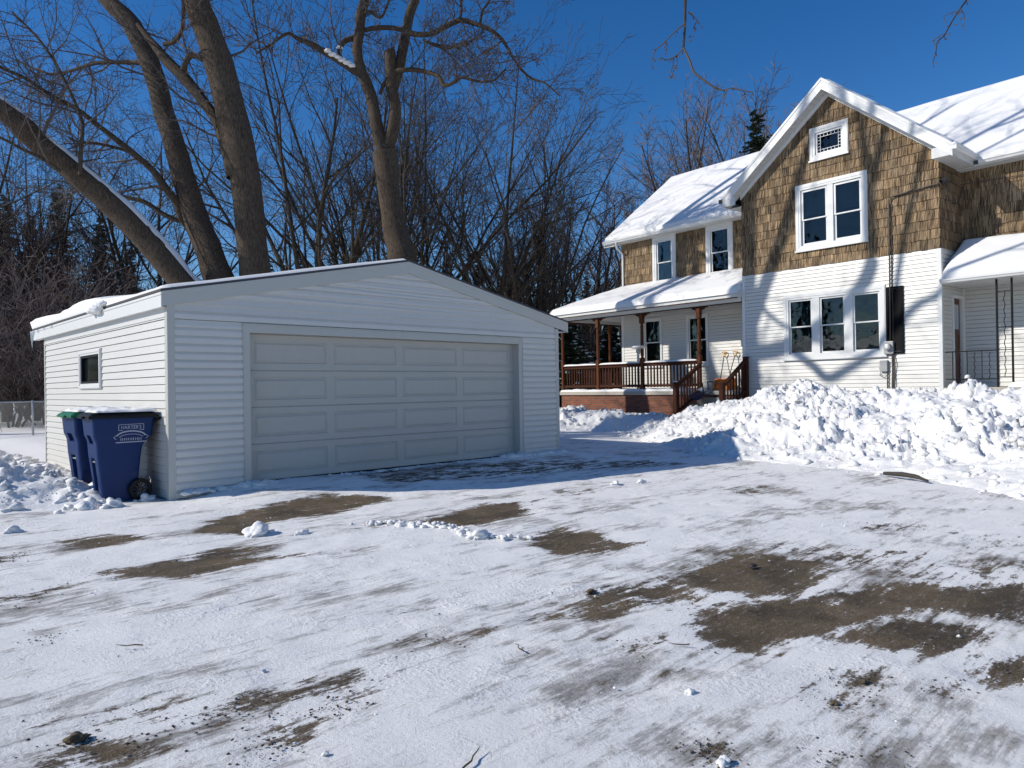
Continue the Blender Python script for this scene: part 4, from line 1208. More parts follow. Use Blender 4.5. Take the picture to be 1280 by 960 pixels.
def make_cart(x, y, lidmat, label, rz=0.0, logo=True, snow=True):
    r = empty('waste_cart', (x, y, 0.02), rz, label, 'wheeled bin', 'blue wheeled bins beside the garage')
    tab = [(0.0, .115, .50, .235), (0.3, .085, .52, .255), (0.56, .055, .545, .272), (0.66, .05, .56, .276), (0.72, .045, .60, .28), (0.79, .02, .665, .29), (0.80, .015, .67, .292), (1.0, .0, .685, .31), (1.005, -.018, .70, .328), (1.035, -.02, .702, .33)]
    zs = sorted(set([t[0] for t in tab]+list(np.linspace(0.02, 0.98, 45).round(3))))
    mb = MB(); ring_n = None
    ys = [-1, -0.86, -0.5, -0.42, -0.40, -0.2, 0, 0.2, 0.40, 0.42, 0.5, 0.86, 1]
    for z in zs:
        x0, x1, hw = interp(z, tab)
        cr_ = 0.035
        ring = []
        for yy in ys:
            yv = yy*(hw-cr_)
            push = 0
            if abs(yy) <= 0.41:
                if 0.70 <= z <= 0.80: push = 0.07
                if 0.08 <= z <= 0.50: push = 0.055
            ring.append((x0+push, yv, z))
        for a in (1, 2, 3):
            an = a/4*math.pi/2; ring.append((x0+cr_-cr_*math.cos(an), hw-cr_+cr_*math.sin(an), z))
        for t_ in (0.06, 0.3, 0.6, 0.94): ring.append((x0+(x1-x0)*t_, hw, z))
        for a in (1, 2, 3):
            an = a/4*math.pi/2; ring.append((x1-cr_+cr_*math.sin(an), hw-cr_+cr_*math.cos(an), z))
        ring.append((x1, 0.4*hw, z)); ring.append((x1, -0.4*hw, z))
        for a in (1, 2, 3):
            an = a/4*math.pi/2; ring.append((x1-cr_+cr_*math.cos(an), -hw+cr_-cr_*math.sin(an), z))
        for t_ in (0.94, 0.6, 0.3, 0.06): ring.append((x0+(x1-x0)*t_, -hw, z))
        for a in (1, 2, 3):
            an = a/4*math.pi/2; ring.append((x0+cr_-cr_*math.sin(an), -hw+cr_-cr_*math.cos(an), z))
        ring_n = len(ring); mb.v.extend(ring)
    for j in range(len(zs)-1):
        for i in range(ring_n):
            k = (i+1) % ring_n
            mb.f.append([j*ring_n+i, j*ring_n+k, (j+1)*ring_n+k, (j+1)*ring_n+i]); mb.c.append(None); mb.mi.append(0)
    mb.f.append(list(range(ring_n))); mb.c.append(None); mb.mi.append(0)
    mb.f.append([(len(zs)-1)*ring_n+i for i in range(ring_n)]); mb.c.append(None); mb.mi.append(0)
    body = build('body', mb, M['cart_blue'], r, smooth=True, auto=28)
    mb = MB(); mb.tube([(0.085, -0.11, 0.47), (0.085, 0.11, 0.47)], 0.011, 8, True); build('lift_bar', mb, M['galv'], r, smooth=True)
    # lid
    mb = MB()
    N = 18
    def lid(u_, v_):
        X_ = -0.045+0.755*u_; Y_ = -0.345+0.69*v_
        e = min(u_/0.10, (1-u_)/0.10, v_/0.10, (1-v_)/0.10, 1); e = math.sin(e*math.pi/2)
        return (X_, Y_, 1.038+0.045*e+0.012*math.sin(u_*math.pi)*math.sin(v_*math.pi)+(0.010 if abs(v_-0.5) < 0.28 and 0.15 < u_ < 0.85 else 0))
    mb.grid(lid, N*2, N*2)
    mb.box(-0.045, 0.71, -0.345, 0.345, 1.012, 1.0385)
    mb.box(-0.075, -0.045, -0.12, 0.12, 1.015, 1.04)
    build('lid', mb, M[lidmat], r, smooth=True, auto=30)
    mb = MB()
    mb.tube([(0.70, -0.30, 0.97), (0.765, -0.30, 1.0), (0.775, -0.28, 1.01), (0.775, 0.28, 1.01), (0.765, 0.30, 1.0), (0.70, 0.30, 0.97)], 0.015, 8, True)
    mb.tube([(0.71, -0.335, 1.03), (0.71, 0.335, 1.03)], 0.018, 8, True)
    build('handle', mb, M['black_plastic'], r, smooth=True)
    for s in (-1, 1):
        mb = MB(); cx, cz, R_ = 0.52, 0.125, 0.135
        y0 = s*0.262; y1 = s*0.315
        # tyre as lathe
        prof = [(0.085, 0.0), (0.125, 0.0), (R_, 0.25), (R_, 0.75), (0.125, 1.0), (0.085, 1.0)]
        n_ = 28
        for k in range(n_):
            a = 2*math.pi*k/n_
            for (rr, t) in prof: mb.v.append((cx+math.cos(a)*rr, y0+(y1-y0)*t, cz+math.sin(a)*rr))
        L_ = len(prof)
        for k in range(n_):
            k2 = (k+1) % n_
            for i in range(L_):
                j = (i+1) % L_
                mb.f.append([k*L_+i, k*L_+j, k2*L_+j, k2*L_+i]); mb.c.append(None); mb.mi.append(0)
        wh = build('wheel', mb, M['black_plastic'], r, smooth=True, auto=40)
        mb = MB()
        for k in range(10):
            a = 2*math.pi*k/10
            mb.tube([(cx+math.cos(a)*0.02, (y0+y1)/2+s*0.012, cz+math.sin(a)*0.02), (cx+math.cos(a)*0.092, (y0+y1)/2+s*0.012, cz+math.sin(a)*0.092)], 0.009, 5)
        mb.tube([(cx, y0, cz), (cx, y1+s*0.01, cz)], 0.026, 10, True)
        build('rim', mb, M['conduit'], wh, smooth=True)
    if logo:
        mb = MB()
        def S(px, pz):      # point on the -y side
            x0, x1, hw = interp(pz, tab)
            return (px, -hw-0.0022, pz)
        vs, fs = text_mesh("HARTER'S", 0.058)
        mb.add([S(0.425+v[0]*0.92, 0.875+v[1]*1.05) for v in vs], fs)
        def bar(x0_, z0_, x1_, z1_, w_):
            n_ = 6
            for i in range(n_):
                a = (x0_+(x1_-x0_)*i/n_, z0_+(z1_-z0_)*i/n_); b = (x0_+(x1_-x0_)*(i+1)/n_, z0_+(z1_-z0_)*(i+1)/n_)
                dx, dz = b[0]-a[0], b[1]-a[1]; l = math.hypot(dx, dz) or 1
                nx, nz = -dz/l*w_/2, dx/l*w_/2
                mb.quad(S(a[0]-nx, a[1]-nz), S(b[0]-nx, b[1]-nz), S(b[0]+nx, b[1]+nz), S(a[0]+nx, a[1]+nz))
        for a in ((0.285, 0.86, 0.285, 0.93), (0.565, 0.86, 0.565, 0.93), (0.285, 0.93, 0.565, 0.935), (0.285, 0.86, 0.33, 0.86), (0.52, 0.86, 0.565, 0.86)): bar(*a, 0.006)
        # arched ribbon and lines of small print, too small to read
        arc = lambda cx, cz, ra, rb_, a0, a1, n_: [(cx+math.cos(a0+(a1-a0)*i/n_)*ra, cz+math.sin(a0+(a1-a0)*i/n_)*rb_) for i in range(n_+1)]
        A = arc(0.425, 0.775, 0.165, 0.075, math.pi*0.93, math.pi*0.07, 14)
        for p, q_ in zip(A[:-1], A[1:]): bar(p[0], p[1], q_[0], q_[1], 0.016)
        A = arc(0.425, 0.762, 0.135, 0.05, math.pi*0.93, math.pi*0.07, 14)
        for p, q_ in zip(A[:-1], A[1:]): bar(p[0], p[1], q_[0], q_[1], 0.006)
        for sx in (-1, 1):
            bar(0.425+sx*0.165, 0.80, 0.425+sx*0.195, 0.775, 0.006); bar(0.425+sx*0.195, 0.775, 0.425+sx*0.165, 0.75, 0.006)
        q = random.Random(3); xx = 0.31
        while xx < 0.545:
            w_ = q.uniform(0.010, 0.016)
            bar(xx, 0.735, xx, 0.765, w_*0.6); xx += w_+0.008
        bar(0.255, 0.712, 0.60, 0.716, 0.012)
        build('logo_print', mb, M['print_white'], body)
    if snow:
        mb = MB()
        def sn(u_, v_):
            X_ = 0.03+0.70*u_; Y_ = -0.32+0.64*v_
            e = min(u_/0.18, (1-u_)/0.18, v_/0.18, (1-v_)/0.18, 1); e = math.sqrt(max(0, 1-(1-e)**2))
            return (X_, Y_, 1.085+e*(0.035+0.045*mnoise.noise(Vector((X_*5+x, Y_*5, 2)))+0.02*mnoise.noise(Vector((X_*14+x, Y_*14, 2)))))
        mb.grid(sn, 40, 36)
        o = build('snow_cap', mb, M['snow'], r, smooth=True)
    return r


make_cart(2.385, 10.03, 'black_plastic', 'blue wheeled bin with black lid and white print, nearest the garage corner', -0.05)
make_cart(2.36, 10.86, 'lid_green', 'blue wheeled bin with green lid, behind the black lidded one', 0.02, logo=False)

# ================================================================== CHAIN LINK FENCE
FN = empty('chain_link_fence', (4.73, 26.0, 0), 0, 'galvanised chain link fence standing in the snow beyond the garage', 'fence')
for x in (-9, -6, -3, 0, 3, 6):
    mb = MB(); mb.tube([(x, 0, -0.1), (x, 0, 1.14), (x, 0, 1.16)], [0.03, 0.03, 0.012], 10, True); build('post', mb, M['galv'], FN, smooth=True)
mb = MB(); mb.tube([(-9, 0, 1.12), (6, 0, 1.12)], 0.021, 8); build('top_rail', mb, M['galv'], FN, smooth=True)
mb = MB()
x = -9.0
while x < 6:
    for s in (1, -1):
        x1 = x+s*1.08
        a, b = (x, 0.0), (x1, 1.08)
        if x1 < -9 or x1 > 6.0: continue
        mb.tube([(x, 0.02, 0.03), (x1, 0.02, 1.11)], 0.0022, 3)
    x += 0.072
build('wire_mesh', mb, M['galv'], FN)


# ================================================================== HOUSE   (local: +x into the house, +y to the left along the front)
H = empty('house', (HX, HYv, 0.0), -HR, 'two storey house with brown shake gable over white siding and a snowy porch', 'house')
WX = 1.35
AL = 11.1
AR = -6.2
F0 = Frame((0, 0, 0), (0, 1, 0), (-1, 0, 0))
F1 = Frame((WX, 0, 0), (0, 1, 0), (-1, 0, 0))
FD = Frame((0, 0, 0), (1, 0, 0), (0, -1, 0))
GA, GZ, GS = 2.62, 9.26, 0.825
gab = lambda s: GZ-0.30-GS*abs(s-GA)
TW = (1.25, 3.98, 1.98, 3.76); UW = (1.65, 3.58, 4.90, 6.70); AW = (2.11, 3.15, 7.25, 8.14)
ins = lambda w: (w[0]+0.05, w[1]-0.05, w[2]+0.05, w[3]-0.05)
SPL = 4.47
# lower siding
mb = MB()
siding(mb, (0, 0, 0), (0, 1, 0), (-1, 0, 0), 0.07, 5.19, 0.2, SPL, holes=[ins(TW)], seed=11)
siding(mb, (0, 0, 0), (1, 0, 0), (0, -1, 0), 0.07, WX, 1.0, SPL, holes=[(0.62, 1.25, 1.0, 3.42)], seed=12)
siding(mb, (WX, 0, 0), (0, 1, 0), (-1, 0, 0), 5.25, AL-0.07, 1.0, 4.5, holes=[(9.33, 10.07, 2.05, 3.62), (7.45, 8.2, 2.05, 3.58)], seed=13)
siding(mb, (WX, 0, 0), (0, 1, 0), (-1, 0, 0), AR, -0.03, 1.0, 4.6, seed=14)
siding(mb, (0, 5.25, 0), (1, 0, 0), (0, 1, 0), 0.0, WX, 1.0, SPL, seed=15)
siding(mb, (WX, AL, 0), (1, 0, 0), (0, 1, 0), 0.0, 7.35, 0.4, 4.5, seed=16)
siding(mb, (WX, AR, 0), (1, 0, 0), (0, -1, 0), 0.0, 7.35, 0.2, 4.5, seed=17)
siding(mb, (8.7, AR, 0), (0, 1, 0), (1, 0, 0), 0.0, AL-AR, 0.2, 6.5, seed=18)
build('siding_wall', mb, M['siding'], H)
# shingled walls
mb = MB()
def both(o, u, n, s0, s1, z0, z1, holes=(), top=None, seed=0):
    backing(mb, o, u, n, s0, s1, z0, z1, holes, top, (0.06, 0.04, 0.03))
    shingles(mb, o, u, n, s0, s1, z0, z1, holes=holes, top=top, seed=seed)
both((0, 0, 0), (0, 1, 0), (-1, 0, 0), 0.0, 5.25, SPL, 9.1, [ins(UW), ins(AW)], gab, 21)
both((0, 0, 0), (1, 0, 0), (0, -1, 0), 0.0, WX, SPL, 6.6, seed=22)
both((0, 5.25, 0), (1, 0, 0), (0, 1, 0), 0.0, WX, SPL, 6.6, seed=23)
LW1 = (8.64, 9.64, 4.72, 6.50); LW2 = (6.42, 7.44, 4.74, 6.50)
both((WX, 0, 0), (0, 1, 0), (-1, 0, 0), 5.25, AL, 4.55, 6.55, [ins(LW1), ins(LW2)], seed=24)
both((WX, 0, 0), (0, 1, 0), (-1, 0, 0), AR, 0.0, 4.6, 6.55, seed=25)
mtop = lambda s: 9.45-0.75*abs(s-3.65)
both((WX, AL, 0), (1, 0, 0), (0, 1, 0), 0.0, 7.35, 4.5, 9.5, top=mtop, seed=26)
both((WX, AR, 0), (1, 0, 0), (0, -1, 0), 0.0, 7.35, 4.5, 9.5, top=mtop, seed=27)
build('shake_wall', mb, M['shake'], H)
mb = MB()
F0.box(mb, -0.02, 0.07, 0.2, SPL-0.01, 0.0, 0.022); F0.box(mb, 5.18, 5.27, 0.2, SPL-0.01, 0.0, 0.022)
FD.box(mb, 0.0, 0.06, 0.2, SPL-0.01, 0.0, 0.02)
F1.box(mb, AL-0.09, AL+0.02, 1.1, 4.5, 0.0, 0.022); FD.box(mb, WX-0.05, WX-0.001, 1.2, 3.6, 0.0, 0.05)
F1.box(mb, 5.27, 5.33, 1.1, 3.9, 0.0, 0.03)
build('corner_trim', mb, M['trim'], H, bevel=0.004)
# frieze under the rakes
mb = MB()
for sgn, (sa, sb) in ((1, (-0.02, GA)), (-1, (GA, 5.27))):
    zt = lambda s: GZ-0.27-GS*abs(s-GA)
    mb.hexa([(-0.045, sa, zt(sa)-0.13), (-0.045, sb, zt(sb)-0.13), (-0.0, sb, zt(sb)-0.13), (-0.0, sa, zt(sa)-0.13), (-0.045, sa, zt(sa)), (-0.045, sb, zt(sb)), (-0.0, sb, zt(sb)), (-0.0, sa, zt(sa))])
build('frieze_board', mb, M['trim'], H, bevel=0.003)

window(H, F0, *TW, units=3, mull=0.21, tw=0.15, sash=0.045, curt=('curtain', 0.08, 0.55, 0.0), split=0.5)
window(H, F0, *UW, units=2, mull=0.16, tw=0.15, sash=0.06, curt=('lace', 0.0, 1.0, 0.55), split=0.46)
window(H, F0, *AW, units=1, tw=0.15, sash=0.05, stained=True, label='small square attic window with a leaded border of little panes')
window(H, F1, *LW1, units=1, tw=0.17, sash=0.05, curt=('lace', 0.3, 0.9, 0.1), split=0.47)
window(H, F1, *LW2, units=1, tw=0.17, sash=0.05, curt=('lace', 0.05, 0.5, 0.4), split=0.47)
window(H, F1, 9.27, 10.13, 1.97, 3.70, units=1, tw=0.09, sash=0.04, split=0.5)
window(H, F1, 7.39, 8.26, 1.97, 3.66, units=1, tw=0.09, sash=0.04, split=0.5)

# shutter
mb = MB(); F0.ring(mb, 0.83, 1.235, 2.03, 3.68, 0.05, 0.013, 0.045)
z = 2.1
while z < 3.6:
    mb.hexa([F0.P(0.88, z, 0.04), F0.P(1.185, z, 0.04), F0.P(1.185, z, 0.03), F0.P(0.88, z, 0.03), F0.P(0.88, z+0.045, 0.022), F0.P(1.185, z+0.045, 0.022), F0.P(1.185, z+0.045, 0.014), F0.P(0.88, z+0.045, 0.014)])
    z += 0.04
build('shutter', mb, M['shutter'], H)

# electric service
mb = MB(); F0.box(mb, 1.06, 1.28, 2.03, 2.34, 0.013, 0.11)
mt_ = build('electric_meter', mb, M['meter_grey'], H, bevel=0.01)
mb = MB(); mb.tube([(-0.11, 1.17, 2.2), (-0.15, 1.17, 2.2), (-0.20, 1.17, 2.2), (-0.215, 1.17, 2.2)], [0.088, 0.088, 0.078, 0.05], 20, True); build('meter_dial', mb, M['meter_grey'], mt_, smooth=True, auto=40)
mb = MB(); mb.tube([(-0.216, 1.17, 2.2), (-0.222, 1.17, 2.2)], [0.045, 0.04], 16, True); build('dial_face', mb, M['trim'], mt_)
mb = MB(); F0.box(mb, 1.21, 1.39, 1.60, 1.88, 0.013, 0.10); build('junction_box', mb, M['meter_grey'], H, bevel=0.008)
mb = MB(); F0.box(mb, 1.36, 1.42, 1.66, 1.74, 0.013, 0.06); build('junction_box', mb, M['meter_grey'], H, bevel=0.006)
mb = MB()
mb.tube([(-0.06, 1.14, 2.34), (-0.06, 1.13, 3.6), (-0.06, 1.12, 5.72), (-0.06, 1.09, 5.84), (-0.06, 1.02, 5.89), (-0.06, 0.5, 5.93), (-0.06, 0.02, 5.97), (-0.055, -0.05, 5.98)], 0.019, 8, True)
build('service_mast', mb, M['conduit'], H, smooth=True)
mb = MB()
mb.tube([(-0.05, 1.22, 1.6), (-0.05, 1.23, 0.9)], 0.016, 7); mb.tube([(-0.05, 1.10, 2.04), (-0.06, 1.09, 1.7), (-0.05, 1.12, 0.9)], 0.022, 7)
mb.tube([(-0.04, 1.07, 2.04), (-0.07, 1.04, 1.8), (-0.05, 1.06, 1.5), (-0.06, 1.04, 0.9)], 0.012, 6); mb.tube([(-0.05, 1.39, 1.66), (-0.05, 1.40, 1.5), (-0.05, 1.3, 1.45), (-0.05, 1.24, 1.5)], 0.008, 5)
build('conduit', mb, M['conduit'], H, smooth=True)
mb = MB()
mb.tube([(-0.03, 1.09, 2.4), (-0.035, 1.075, 3.0), (-0.025, 1.09, 3.8), (-0.035, 1.07, 4.6), (-0.03, 1.09, 5.4), (-0.03, 1.05, 5.7)], 0.010, 5)
mb.tube([(-0.05, -0.05, 6.0), (0.05, -0.10, 6.05), (0.2, -0.09, 6.0), (0.25, -0.07, 5.9)], [0.05, 0.055, 0.04, 0.01], 8)
mb.tube([(0.1, -0.09, 5.98), (0.12, -0.12, 5.7), (0.35, -0.12, 5.55), (0.8, -0.10, 5.6), (1.1, -0.08, 5.85), (1.2, -0.1, 6.1)], 0.014, 5)
mb.tube([(0.14, -0.09, 5.98), (0.16, -0.10, 5.75), (0.4, -0.1, 5.62), (0.7, -0.08, 5.7)], 0.010, 5)
mb.tube([(1.28, -0.02, 6.16), (1.30, -1.3, 6.10), (1.30, -3.0, 6.04), (1.29, -6.0, 5.98)], 0.009, 5)
build('cable', mb, M['cable'], H, smooth=True)

# ---------------- roofs
RX, RZ = 5.03, 9.62; EX, EZ = 1.0, 6.60
MS = (RZ-EZ)/(RX-EX)
mb = MB()
pts = [(EX, EZ-0.10), (RX, RZ-0.12), (2*RX-EX, EZ-0.10), (2*RX-EX, EZ), (RX, RZ), (EX, EZ)]
mb.prism([(x, AR-0.45, z) for x, z in pts], (0, AL+0.5-(AR-0.45), 0))
mroof = build('main_roof', mb, M['roofing'], H)
mb = MB()
gy0, gy1 = -0.40, 5.64
for (ya, yb) in ((gy0, GA), (GA, gy1)):
    za, zb = GZ-GS*abs(ya-GA), GZ-GS*abs(yb-GA)
    mb.hexa([(-0.36, ya, za-0.10), (4.7, ya, za-0.10), (4.7, yb, zb-0.10), (-0.36, yb, zb-0.10), (-0.36, ya, za), (4.7, ya, za), (4.7, yb, zb), (-0.36, yb, zb)])
groof2 = build('gable_roof', mb, M['roofing'], H)
mb = MB()
for (ya, yb) in ((gy0-0.02, GA), (GA, gy1+0.02)):
    zt = lambda s: GZ-0.005-GS*abs(s-GA)
    for (x0, x1, h0, h1) in ((-0.385, -0.362, 0.0, 0.30), (-0.40, -0.386, -0.01, 0.07)):
        mb.hexa([(x0, ya, zt(ya)-h1), (x1, ya, zt(ya)-h1), (x1, yb, zt(yb)-h1), (x0, yb, zt(yb)-h1), (x0, ya, zt(ya)-h0), (x1, ya, zt(ya)-h0), (x1, yb, zt(yb)-h0), (x0, yb, zt(yb)-h0)])
build('rake_board', mb, M['trim'], H, bevel=0.004)
mb = MB()
for (ya, yb) in ((gy0, GA), (GA, gy1)):
    zt = lambda s: GZ-0.255-GS*abs(s-GA)
    n_ = 26
    for i in range(n_):   # boards of the raking soffit
        s0_ = ya+(yb-ya)*i/n_; s1_ = ya+(yb-ya)*(i+0.93)/n_
        mb.hexa([(-0.362, s0_, zt(s0_)-0.012), (0.0, s0_, zt(s0_)-0.012), (0.0, s1_, zt(s1_)-0.012), (-0.362, s1_, zt(s1_)-0.012), (-0.362, s0_, zt(s0_)), (0.0, s0_, zt(s0_)), (0.0, s1_, zt(s1_)), (-0.362, s1_, zt(s1_))])
    mb.hexa([(-0.361, ya, zt(ya)), (0.0, ya, zt(ya)), (0.0, yb, zt(yb)), (-0.361, yb, zt(yb)), (-0.361, ya, zt(ya)+0.01), (0.0, ya, zt(ya)+0.01), (0.0, yb, zt(yb)+0.01), (-0.361, yb, zt(yb)+0.01)])
# level eave soffits and fascias
mb.box(-0.36, EX+0.02, -0.38, -0.0, 6.485, 6.505); mb.box(0.0, 1.3, 5.25, 5.62, 6.485, 6.505)
mb.box(-0.382, -0.36, -0.40, 0.02, 6.485, 6.72); mb.box(-0.382, -0.36, 5.22, 5.63, 6.485, 6.72)
mb.box(-0.36, EX, -0.40, -0.38, 6.485, 6.70); mb.box(-0.36, EX, 5.62, 5.64, 6.485, 6.70)
mb.box(EX+0.02, WX, AR-0.4, -0.0, 6.46, 6.48); mb.box(EX+0.02, WX, 5.25, AL+0.45, 6.46, 6.48)
mb.box(EX-0.0, EX+0.022, AR-0.4, -0.40, 6.46, 6.60); mb.box(EX-0.0, EX+0.022, 5.64, AL+0.5, 6.46, 6.60)
# rake boards at the two ends of the main roof
for y0, y1 in ((AL+0.5, AL+0.525), (AR-0.475, AR-0.45)):
    for (xa, xb) in ((EX, RX), (RX, 2*RX-EX)):
        za, zb = RZ-MS*abs(xa-RX), RZ-MS*abs(xb-RX)
        mb.hexa([(xa, y0, za-0.2), (xb, y0, zb-0.2), (xb, y1, zb-0.2), (xa, y1, za-0.2), (xa, y0, za), (xb, y0, zb), (xb, y1, zb), (xa, y1, za)])
for (xa, xb) in ((EX, RX), (RX, 2*RX-EX)):
    za, zb = RZ-MS*abs(xa-RX)-0.19, RZ-MS*abs(xb-RX)-0.19
    mb.hexa([(xa, AL, za-0.02), (xb, AL, zb-0.02), (xb, AL+0.5, zb-0.02), (xa, AL+0.5, za-0.02), (xa, AL, za), (xb, AL, zb), (xb, AL+0.5, zb), (xa, AL+0.5, za)])
build('soffit', mb, M['soffit'], H)
# gutters (K profile)
def gutter(y0, y1, x, z, mat='trim', w=0.11, h=0.11, axis='y'):
    prof = [(0, 0), (-w*0.62, 0), (-w*0.75, h*0.35), (-w, h*0.6), (-w, h), (-w*0.92, h), (-w*0.9, h*0.62), (-w*0.6, 0.012), (0, 0.012)]
    mb = MB()
    if axis == 'y': mb.prism([(x+a, y0, z+b) for a, b in prof], (0, y1-y0, 0))
    return build('gutter', mb, M[mat], H)
gutter(AR-0.4, -0.52, EX, 6.49); gutter(5.76, AL+0.5, EX, 6.49)
for (ys, sg, mat_, x1_) in ((-0.40, -1, 'trim', 1.0), (5.64, 1, 'brown_metal', 1.05)):
    mb = MB()
    prof = [(0, 0), (0.07, 0), (0.085, 0.04), (0.11, 0.07), (0.11, 0.12), (0.1, 0.12), (0.1, 0.075), (0.065, 0.012), (0, 0.012)]
    mb.prism([(-0.40, ys+sg*a, 6.60+b) for a, b in prof], (x1_+0.40, 0, 0))
    mb.box(-0.405, -0.395, ys if sg > 0 else ys-0.11, ys+0.11 if sg > 0 else ys, 6.60, 6.72)
    build('gutter', mb, M[mat_], H)
mb = MB(); mb.blob((-0.36, -0.46, 6.72), 0.07, 2, 3, 0.2, (0.9, 0.9, 0.8)); build('snow_cover', mb, M['snow'], groof2, smooth=True)
# downspout
mb = MB()
mb.tube([(EX-0.05, 10.98, 6.52), (EX-0.05, 10.98, 6.40), (EX+0.02, 10.98, 6.28), (WX-0.07, 10.98, 6.12), (WX-0.05, 10.98, 5.95), (WX-0.05, 10.98, 4.9)], 0.038, 8, True)
mb.tube([(-0.12, 13.0, 3.86), (-0.12, 13.0, 1.7), (-0.12, 13.0, 0.3)], 0.038, 8, True)
build('downspout', mb, M['trim'], H, smooth=True)

# ---------------- snow on the roofs
c_, s_ = 1/math.hypot(1, MS), MS/math.hypot(1, MS)
def main_snow(y0, y1, seed):
    L_ = (RX-EX)/c_+0.06
    slab_snow('snow_cover', mroof, lambda s, t: (EX-0.03+t*c_, y0+s, EZ-0.01+t*s_), (-s_, 0, c_), y1-y0, L_, int((y1-y0)*16), 60,
              lambda s, t: 0.12+0.012*mnoise.noise(Vector((s*0.8, t*1.5, seed))), seed, 0.12, 0.05)
main_snow(5.3, AL+0.5, 3); main_snow(AR-0.45, 5.3, 7)
slab_snow('snow_cover', mroof, lambda s, t: (RX+t*c_, AR-0.45+s, RZ-t*s_), (s_, 0, c_), AL-AR+0.95, (RX-EX)/c_, 40, 20, 0.12, 5, 0.2)
gc, gs = 1/math.hypot(1, GS), GS/math.hypot(1, GS)
slab_snow('snow_cover', groof2, lambda s, t: (-0.33+s, gy0+t*gc, GZ-GS*(GA-gy0)+t*gs), (0, -gs, gc), 5.0, (GA-gy0)/gc, 50, 40, 0.05, 5, 0.15, 0.4)
slab_snow('snow_cover', groof2, lambda s, t: (-0.33+s, gy1-t*gc, GZ-GS*(gy1-GA)+t*gs), (0, gs, gc), 5.0, (gy1-GA)/gc, 50, 40, 0.05, 6, 0.15, 0.4)

# ---------------- left porch
PE, PZ = -0.26, 3.98          # eave x, roof top at the eave
PO = 13.22
PT = 4.78                    # height where it meets the wall
mb = MB()
rf = [(PE, 5.28, PZ), (PE, PO, PZ), (WX, AL, PT), (WX, 5.28, PT)]
def slab(mb, quadp, t):
    mb.hexa([(x, y, z-t) for x, y, z in quadp]+quadp)
slab(mb, rf, 0.05)
slab(mb, [(PE, PO, PZ), (6.0, PO, PZ), (6.0, AL, PT), (WX, AL, PT)], 0.05)
proof = build('porch_roof', mb, M['roofing'], H)
mb = MB()
mb.box(PE-0.005, PE+0.02, 5.28, PO, 3.86, 3.975); mb.box(PE, 6.0, PO-0.02, PO+0.005, 3.86, 3.975)
mb.box(PE+0.02, WX, 5.28, PO-0.02, 3.86, 3.875); mb.box(WX, 6.0, AL, PO-0.02, 3.86, 3.875)
mb.prism([(PE-0.006, 5.258, 3.86), (0.03, 5.258, 3.86), (0.03, 5.258, 4.13), (PE-0.006, 5.258, 3.99)], (0, 0.02, 0))
build('porch_soffit', mb, M['soffit'], H)
mb = MB()
mb.box(-0.03, 0.11, 5.3, 12.95, 3.74, 3.862); mb.box(0.11, 5.9, 12.80, 12.93, 3.74, 3.862)
build('porch_beam', mb, M['trim'], H)
mb = MB(); mb.box(PE+0.001, PE+0.03, 5.28, PO-0.03, 3.835, 3.86); mb.box(-0.045, 0.125, 5.3, 12.95, 3.725, 3.742); mb.box(0.11, 5.9, 12.79, 12.94, 3.70, 3.742)
build('porch_trim_strip', mb, M['stained'], H)
mb = MB()
def psnow(u_, v_):
    a = 5.27+(PO+0.04-5.27)*u_
    # mitre with the hip: top edge ends at AL
    top_a = 5.27+(AL-5.27)*u_
    x = PE-0.06+(WX-PE+0.06)*v_
    y = a+(top_a-a)*v_
    z = PZ-0.02+(PT-PZ+0.02)*v_
    k = min(1, v_*1.65/0.16+0.0); k = math.sqrt(max(0, 1-(1-k)**2))
    k2 = (min(1, (PO+0.04-y)/0.12+0.001) if u_ > 0.98 else 1)*math.sqrt(min(1, max(0, (y-5.27)/0.10)))
    n_ = mnoise.noise(Vector((y*0.7, x*1.2, 3)))*0.03+mnoise.noise(Vector((y*2, x*2.2, 3)))*0.008
    return (x, y, z+0.002+k*k2*(0.19+n_))
mb.grid(psnow, 150, 34)
def psnow2(u_, v_):
    a = -0.32+(6.0+0.32)*u_
    top = WX+(6.0-WX)*u_
    y = PO+0.04+(AL-PO-0.04)*v_
    x = a+(top-a)*v_
    z = PZ-0.02+(PT-PZ+0.02)*v_
    k = min(1, v_*2.2/0.16); k = math.sqrt(max(0, 1-(1-k)**2))
    n_ = mnoise.noise(Vector((y*0.7, x*1.2, 3)))*0.03
    return (x, y, z+0.002+k*(0.19+n_))
mb.grid(psnow2, 80, 30)
build('snow_cover', mb, M['snow'], proof, smooth=True)
# deck
mb = MB()
mb.box(-0.08, WX, 5.3, 12.98, 1.03, 1.15); mb.box(WX, 6.0, AL, 12.98, 1.03, 1.15)
dk = build('porch_deck', mb, M['concrete'], H, bevel=0.01)
mb = MB(); mb.box(-0.02, WX, 5.3, 12.9, -0.1, 1.028); mb.box(WX+0.001, 6.0, AL, 12.9, -0.1, 1.028); build('brick_base', mb, M['brick'], H)
mb = MB()
def dsn(u_, v_):
    y = 6.95+(12.95-6.95)*u_; x = -0.075+0.5*v_
    k = min(1, v_/0.12, u_/0.02+0.01, (1-u_)/0.02+0.01); k = math.sqrt(max(0, 1-(1-k)**2))
    return (x, y, 1.1512+k*(0.07+0.04*mnoise.noise(Vector((y*2.1, x*3, 4)))+0.02*mnoise.noise(Vector((y*7, x*7, 4)))))
mb.grid(dsn, 160, 14)
build('snow_cover', mb, M['snow'], dk, smooth=True)
